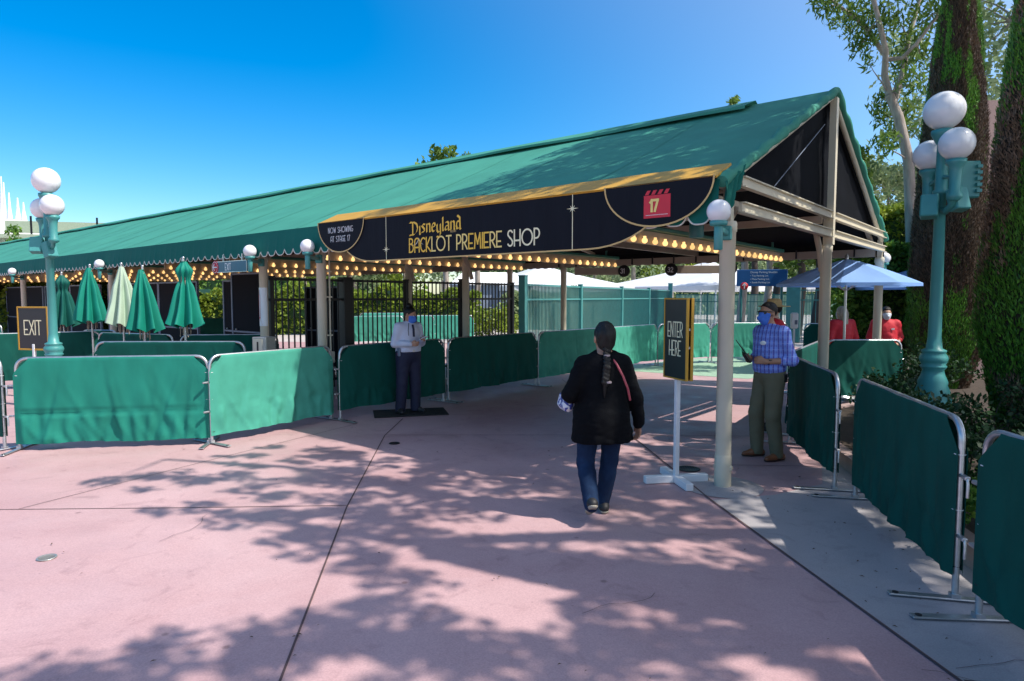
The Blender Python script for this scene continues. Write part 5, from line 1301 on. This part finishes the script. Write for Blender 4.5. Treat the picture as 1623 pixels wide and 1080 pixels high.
def skirt(f):
    f.ell((.03,-.02,.80), (.198,.175,.26), .06)
    for k in range(14): a = -2.8+k*.45; f.cone((.03+.155*math.cos(a), -.01+.125*math.sin(a), .86), (.03+.232*math.cos(a)*(1+.06*math.sin(k*2.3)), -.01+.17*math.sin(a)*(1+.06*math.sin(k*3.1)), .57), .05, .040, .055)
def ex(r, body, up, lw):
    f = Field((-.1,-.25,1.2), (.22,.25,1.62), .0075); c = np.array(J['head']); R = J['RH']; T = lambda x, y, z: c+R@np.array((x,y,z))
    f.ell(T(0,-.016,.036), (.085,.110,.104), .03, R); f.ell(T(0,-.04,-.04), (.060,.066,.080), .04, R); f.cone(T(0,-.065,-.06), T(0,-.085,-.11), .036, .024, .03); f.cut(T(0,.062,.02), R@np.array((0,1,-.55)))
    hr = f.mesh('hair', M['hair'], r, .007, (34,34,5), 2)
    f = Field((-.02,-.30,.98), (.16,.05,1.42), .006)
    for k in range(9):
        z = 1.375-.031*k; y = -.070-.105*min(1, k/4.)-.006*math.sin(k); x = .055-.004*k
        for e in (-1, 1): f.ell((x+e*.011, y, z-(.012 if e > 0 else 0)), (.019,.018,.024), .008, rotm(0,0,e*.6))
    f.cone((.022,-.178,1.10), (.018,-.185,1.01), .017, .006, .01); br = f.mesh('braid', M['hair'], hr)
    q = MB()
    for z, y in ((1.335,-.105),(1.13,-.178)): q.lathe([(.024,-.008),(.027,0),(.024,.008)], (.05,y,z), 12)
    q.build('hair_tie', mat('pale_hair_tie', (.35,.28,.29), .5), br)
    q = MB(); q.tube([(.085,-.085,1.325),(.12,-.145,1.27),(.165,-.170,1.18),(.205,-.172,1.08),(.235,-.13,.98)], .0095, 6); q.build('bag_strap', mat('pink_strap', (.40,.07,.09), .5), up)
person_w = build_person('woman with a dark braid walking away in black cardigan and blue jeans', (.70,5.28,0), rad(3), J, B, dict(m='cardigan', bot=.635, long=True, skirt=skirt, wr=.012, ws=(5,5,8)), dict(m='jeans', top=.80, g=.010, bot=.05, ext=.02), ex, .0085)
shoes(J, person_w, 'shoe', 'sole')
q = MB(); q.box((0,0,0), (.09,.24,.15), bev=.03, rot=Matrix.Rotation(.25, 3, 'Y'))
def patm():
    m = mat('patterned_clutch', (.03,.05,.28), .6, scale=26, col2=(.75,.75,.80), detail=1); m.node_tree.nodes['Color Ramp'].color_ramp.elements[0].position = .46; m.node_tree.nodes['Color Ramp'].color_ramp.elements[1].position = .52; return m
tag(q.build('clutch_bag', patm(), None, (.70-.245,5.28+.16,.925), .2), 'blue and white patterned clutch under the arm of the walking woman', 'bag')

# --- the man with the radio
J = dict(pel=(0,-.01,.95), belly=(0,.015,1.10), chest=(0,0,1.29), neck=(0,0,1.475), head=(0,.035,1.625), RH=rotm(.05,-.05),
    hipL=(-.095,-.005,.90), knL=(-.115,.03,.50), anL=(-.125,-.03,.09), hipR=(.095,-.005,.90), knR=(.11,.07,.50), anR=(.115,.05,.09),
    shL=(-.185,-.01,1.405), elL=(-.245,-.10,1.115), wrL=(-.135,.155,1.10), shR=(.185,-.01,1.405), elR=(.245,-.03,1.115), wrR=(.085,.20,1.12),
    handL=((.55,.8,.12),(0,.1,1),(-.8,.5,0),.75), handR=((-.5,.8,.05),(0,.1,1),(.8,.5,0),.8),
    tdL=(-.10,1,0), heelL=(-.125,-.10,0), tdR=(.12,1,0), heelR=(.115,-.02,0))
B = dict(hip=(.165,.125,.13), waist=(.165,.135,.18), chest=(.185,.130,.19), bulk=.006)
def ex(r, body, up, lw):
    c = np.array(J['head']); R = J['RH']; T = lambda x, y, z: c+R@np.array((x,y,z))
    def hf(): return Field(c-np.array((.13,.15,.16)), c+np.array((.13,.17,.16)), .006)
    f = hf(); f.ell(T(0,-.012,.030), (.081,.099,.095), .02, R); f.cut(T(0,.0,.020), R@np.array((0,.85,-1))); f.mesh('hair', M['hair'], r)
    f = hf(); head_prims(f, c, R, 1., .007, False); f.cone(T(0,.07,-.02), T(0,.125,-.05), .035, .018, .04); f.cone(T(0,.09,-.06), T(0,.06,-.10), .035, .03, .03); f.cut(T(0,.05,.002), R@np.array((0,-.25,1))); f.cut(T(0,.028,-.05), R@np.array((0,-1,-.1))); f.mesh('face_mask', M['mask'], r)
    q = MB()
    for e in (-1, 1): q.tube([Vector(T(e*.058,.05,-.05)), Vector(T(e*.078,.0,-.02)), Vector(T(e*.08,-.02,.0))], .0035, 5)
    q.build('mask_strap', M['plastic'], r)
    q = MB()
    for e in (-1, 1):
        q.prism([(e*.034+.030*math.cos(a), .010+.021*math.sin(a)) for a in [2*math.pi*k/14 for k in range(14)]], lambda u, v, d: Vector(T(u, .101-abs(u)*.28-d, v)), .012); q.tube([Vector(T(e*.062,.088,.018)), Vector(T(e*.078,.05,.018)), Vector(T(e*.082,-.01,.010))], .005, 5)
    q.tube([Vector(T(-.03,.098,.024)), Vector(T(0,.106,.024)), Vector(T(.03,.098,.024))], .005, 5); q.build('sunglasses', M['plastic'], r)
    f = hf(); f.ell(T(0,.055,-.088), (.036,.034,.030), .02, R); f.mesh('beard', M['hair'], r)
    # collar, belt, badge, watch
    f = Field((-.12,-.12,1.38), (.12,.14,1.56), .007); f.cone((0,-.002,1.455), (0,.004,1.50), .072, .060, .01); f.cut((0,.02,1.505), (0,-.35,1)); f.mesh('collar', M['plaid'], up)
    q = MB(); q.lathe([(1,-.02),(1.02,0),(1,.02)], (0,0,0), 30, axis=Matrix(((.184,0,0),(0,.146,0),(0,0,1))), close=False); o = q.build('belt', M['belt'], lw, (0,-.005,.985))
    q = MB(); q.box((0,.15,.0), (.04,.01,.035)); q.build('buckle', M['alu'], o)
    q = MB(); q.lathe([(0,.006),(.028,.005),(.030,0)], (0,0,0), 18, axis=Matrix.Rotation(rad(-82),3,'X') @ Matrix.Diagonal((1.2,.8,1)), close=False); q.build('name_badge', M['white'], up, (-.085,.155,1.30), rad(25))
    q = MB(); q.lathe([(.033,-.012),(.035,0),(.033,.012)], (0,0,0), 16, axis=Vector((.4,.9,-.05)).to_track_quat('Z','Y').to_matrix(), close=False); q.box((-.03,.0,.018), (.03,.03,.012), bev=.004); q.build('wristwatch', M['plastic'], r, (-.142,.125,1.10))
    for e in ('L','R'):
        el = Vector(J['el'+e]); wr = Vector(J['wr'+e]); p = el.lerp(wr, .30); q = MB(); q.lathe([(.047,-.03),(.056,-.02),(.057,.02),(.047,.03)], (0,0,0), 18, axis=(wr-el).to_track_quat('Z','Y').to_matrix(), close=False); q.build('rolled_cuff', M['plaid'], up, p)
    q = MB(); q.box((.0,.0,0), (.03,.06,.10), bev=.01); q.build('key_pouch', M['plastic'], lw, (-.185,-.06,.92))
yawM = rad(106)
person_m = build_person('man in blue plaid shirt and sunglasses holding a radio beside the near post', (2.86,7.22,0), yawM, J, B, dict(m='plaid', bot=.965, cuff=.32, wr=.008), dict(m='olive', top=1.03, g=.022, bot=.03, ext=.05, flare=.010), ex, .009)
shoes(J, person_m, 'brownshoe', 'belt')
# the radio in his hands
rr = thing('two_way_radio', 'black two way radio with long antenna held by the man in plaid', 'radio', person_m.matrix_basis @ Vector((-.01,.30,1.135)), yawM)
q = MB(); q.box((0,0,.0), (.058,.035,.13), bev=.008, rot=Matrix.Rotation(rad(-38),3,'X')); q.build('body', M['plastic'], rr)
q = MB(); q.tube([(-.015,.03,.055),(-.015,.155,.20)], [.0075,.005], 7); q.build('antenna', M['plastic'], rr)
q = MB(); q.tube([(.018,.035,.048),(.018,.045,.062)], .009, 8); q.build('knob', M['plastic'], rr)

# --- the guard
J = dict(pel=(0,-.01,.90), belly=(0,.01,1.04), chest=(0,.0,1.215), neck=(0,.005,1.385), head=(.0,.045,1.515), RH=rotm(.55,-.35),
    hipL=(-.095,0,.85), knL=(-.105,.02,.47), anL=(-.10,.03,.09), hipR=(.095,0,.85), knR=(.12,.0,.47), anR=(.135,-.03,.09),
    shL=(-.165,0,1.325), elL=(-.235,.02,1.075), wrL=(-.115,.235,1.135), shR=(.165,0,1.325), elR=(.235,-.02,1.07), wrR=(.095,.205,1.075),
    handL=((.35,.85,.15),(.2,.1,1),(-1,.3,0),.7), handR=((-.6,.75,.02),(0,.2,1),(.8,.5,0),.7),
    tdL=(-.25,.97,0), heelL=(-.10,-.03,0), tdR=(.30,.95,0), heelR=(.135,-.09,0))
B = dict(hip=(.180,.135,.14), waist=(.165,.130,.17), chest=(.160,.135,.17), bulk=.008, shr=.063)
def ex(r, body, up, lw):
    c = np.array(J['head']); R = J['RH']; T = lambda x, y, z: c+R@np.array((x,y,z))
    def hf(): return Field(c-np.array((.15,.18,.18)), c+np.array((.15,.18,.22)), .007)
    f = hf(); f.ell(T(0,-.012,.032), (.081,.099,.095), .02, R); f.cut(T(0,.035,.03), R@np.array((0,1,-.75))); f.ell(T(0,-.055,.125), (.045,.045,.040), .02, R); f.mesh('hair', M['hair'], r)
    f = hf(); head_prims(f, c, R, 1., .007, False); f.cone(T(0,.07,-.02), T(0,.120,-.05), .035, .018, .04); f.cone(T(0,.09,-.06), T(0,.06,-.10), .035, .03, .03); f.cut(T(0,.05,.0), R@np.array((0,-.25,1))); f.cut(T(0,.03,-.05), R@np.array((0,-1,-.1))); f.mesh('face_mask', M['mask'], r)
    face_bits(c, R, body)
    f = Field((-.12,-.12,1.29), (.12,.14,1.47), .008); f.cone((0,-.002,1.365), (0,.004,1.405), .070, .060, .01); f.cut((0,.02,1.412), (0,-.35,1)); f.mesh('collar', M['whiteshirt'], up)
    q = MB(); q.lathe([(1,-.02),(1.02,0),(1,.02)], (0,0,0), 30, axis=Matrix(((.195,0,0),(0,.150,0),(0,0,1))), close=False); q.build('belt', M['plastic'], lw, (0,-.005,.965))
    q = MB(); q.box((0,.158,.965), (.05,.012,.04), bev=.004); q.build('buckle', M['alu'], lw)
    q = MB(); q.box((0,0,0), (.035,.06,.13), bev=.01); q.box((0,-.015,.085), (.02,.015,.05)); q.build('belt_radio', M['panelfr'], lw, (.20,.05,.95))
    q = MB(); q.tube([(.201,.01,.93),(.196,.01,.80),(.190,.012,.62),(.190,.01,.47),(.192,-.005,.30),(.195,-.02,.07)], .008, 6); q.build('side_stripe', M['red'], lw)
    q = MB(); q.tube([(0,.125,1.36),(.005,.155,1.30),(.008,.17,1.18)], .018, 6); q.build('tie', M['navytrouser'], up)
    q = MB(); q.tube([(.06,.11,1.385),(.10,.155,1.28),(.10,.165,1.20)], .005, 5); q.build('radio_cord', M['plastic'], up)
yawG = rad(-138)
person_g = build_person('guard in white shirt and navy trousers looking at a phone on the black mat', (-1.60,10.05,.016), yawG, J, B, dict(m='whiteshirt', bot=.945, cuff=.97, wr=.009), dict(m='navytrouser', top=.98, g=.028, bot=.02, ext=.06, flare=.022), ex, .010, skin='skin')
shoes(J, person_g, 'shoe', 'plastic')
pg = thing('mobile_phone', 'pale mobile phone held in the hands of the guard', 'phone', person_g.matrix_basis @ Vector((-.055,.335,1.165)), yawG)
q = MB(); q.box((0,0,0), (.075,.15,.010), bev=.003, rot=Matrix.Rotation(rad(18),3,'X')); q.build('case', M['maskw'], pg)
q = MB(); q.box((0,-.003,.007), (.066,.13,.004), rot=Matrix.Rotation(rad(18),3,'X')); q.build('screen', M['plastic'], pg)

# --- people farther back
def simple(label, loc, yaw, H, topm, lowm, skin, kind):
    k = H/1.75; S = lambda *p: tuple(np.array(p)*k)
    J = dict(pel=S(0,0,.95), belly=S(0,.01,1.10), chest=S(0,0,1.28), neck=S(0,0,1.46), head=S(0,.03,1.60), RH=rotm(0,0), hipL=S(-.095,0,.9), knL=S(-.10,.02,.5), anL=S(-.10,0,.09), hipR=S(.095,0,.9), knR=S(.10,.02,.5), anR=S(.10,0,.09),
        shL=S(-.18,0,1.40), elL=S(-.27,-.03,1.13), wrL=S(-.17,.15,1.0), shR=S(.18,0,1.40), elR=S(.27,-.03,1.13), wrR=S(.17,.15,1.0), handL=((.3,.8,-.3),(0,.1,1),(-1,.3,0),.6), handR=((-.3,.8,-.3),(0,.1,1),(1,.3,0),.6), tdL=(-.1,1,0), heelL=S(-.10,-.07,0), tdR=(.1,1,0), heelR=S(.10,-.07,0))
    B = dict(hip=S(.17,.13,.13), waist=S(.175,.135,.18), chest=S(.185,.13,.19), bulk=.012)
    def ex(r, body, up, lw):
        c = np.array(J['head']); R = J['RH']; T = lambda x, y, z: c+R@np.array((x,y,z))
        f = Field(c-np.array((.16,.2,.34)), c+np.array((.16,.18,.2)), .010); f.ell(T(0,-.012,.032), (.083,.102,.098), .02, R)
        if kind == 'long': f.cone(T(0,-.07,-.03), T(0,-.10,-.22), .075, .055, .05); f.cut(T(0,.03,.02), R@np.array((0,1,-.6)))
        else: f.cut(T(0,.0,.015), R@np.array((0,.75,-1)))
        f.mesh('hair', M['hairg' if kind == 'long' else 'hair'], r)
        f = Field(c-np.array((.13,.15,.16)), c+np.array((.13,.17,.16)), .009); head_prims(f, c, R, 1., .009, False); f.cone(T(0,.07,-.03), T(0,.11,-.05), .035, .02, .04); f.cut(T(0,.05,.0), R@np.array((0,-.25,1))); f.cut(T(0,.03,-.05), R@np.array((0,-1,-.1))); f.mesh('face_mask', M['maskw'], r)
        face_bits(c, R, body)
        if kind == 'hat':
            q = MB(); t = Vector(T(0,-.01,.055)); q.lathe([(.205,-.012),(.20,-.002),(.14,.0),(.098,.012),(.094,.06),(.080,.092),(.04,.098),(0,.092)], t, 28, close=False); q.lathe([(.205,-.012),(.12,-.012),(.09,.0)], t, 28, close=False); q.build('straw_hat', M['straw'], r)
        q = MB(); q.box((-.09*k,.155*k,1.30*k), (.05,.01,.03)); q.build('name_badge', M['white'], up)
    r = build_person(label, loc, yaw, J, B, dict(m=topm, bot=.95*k, cuff=.3, wr=.010), dict(m=lowm, top=1.0*k, g=.02, ext=.04), ex, .013, skin=skin); shoes(J, r, 'shoe', 'plastic', .011); return r
simple('person in straw hat and red shirt standing behind the man in plaid', (3.53,8.75,0), rad(75), 1.78, 'redshirt', 'greytrouser', 'skinl', 'hat')
simple('person with long ash hair in red shirt seen from behind under the blue umbrella', (at(1335,11.75),11.75,0), rad(10), 1.65, 'redshirt', 'greytrouser', 'skinl', 'long')
simple('dark haired masked person in red shirt behind the far gable post', (at(1404,12.0),12.0,0), rad(165), 1.64, 'redshirt', 'plastic', 'skin2', 'short')
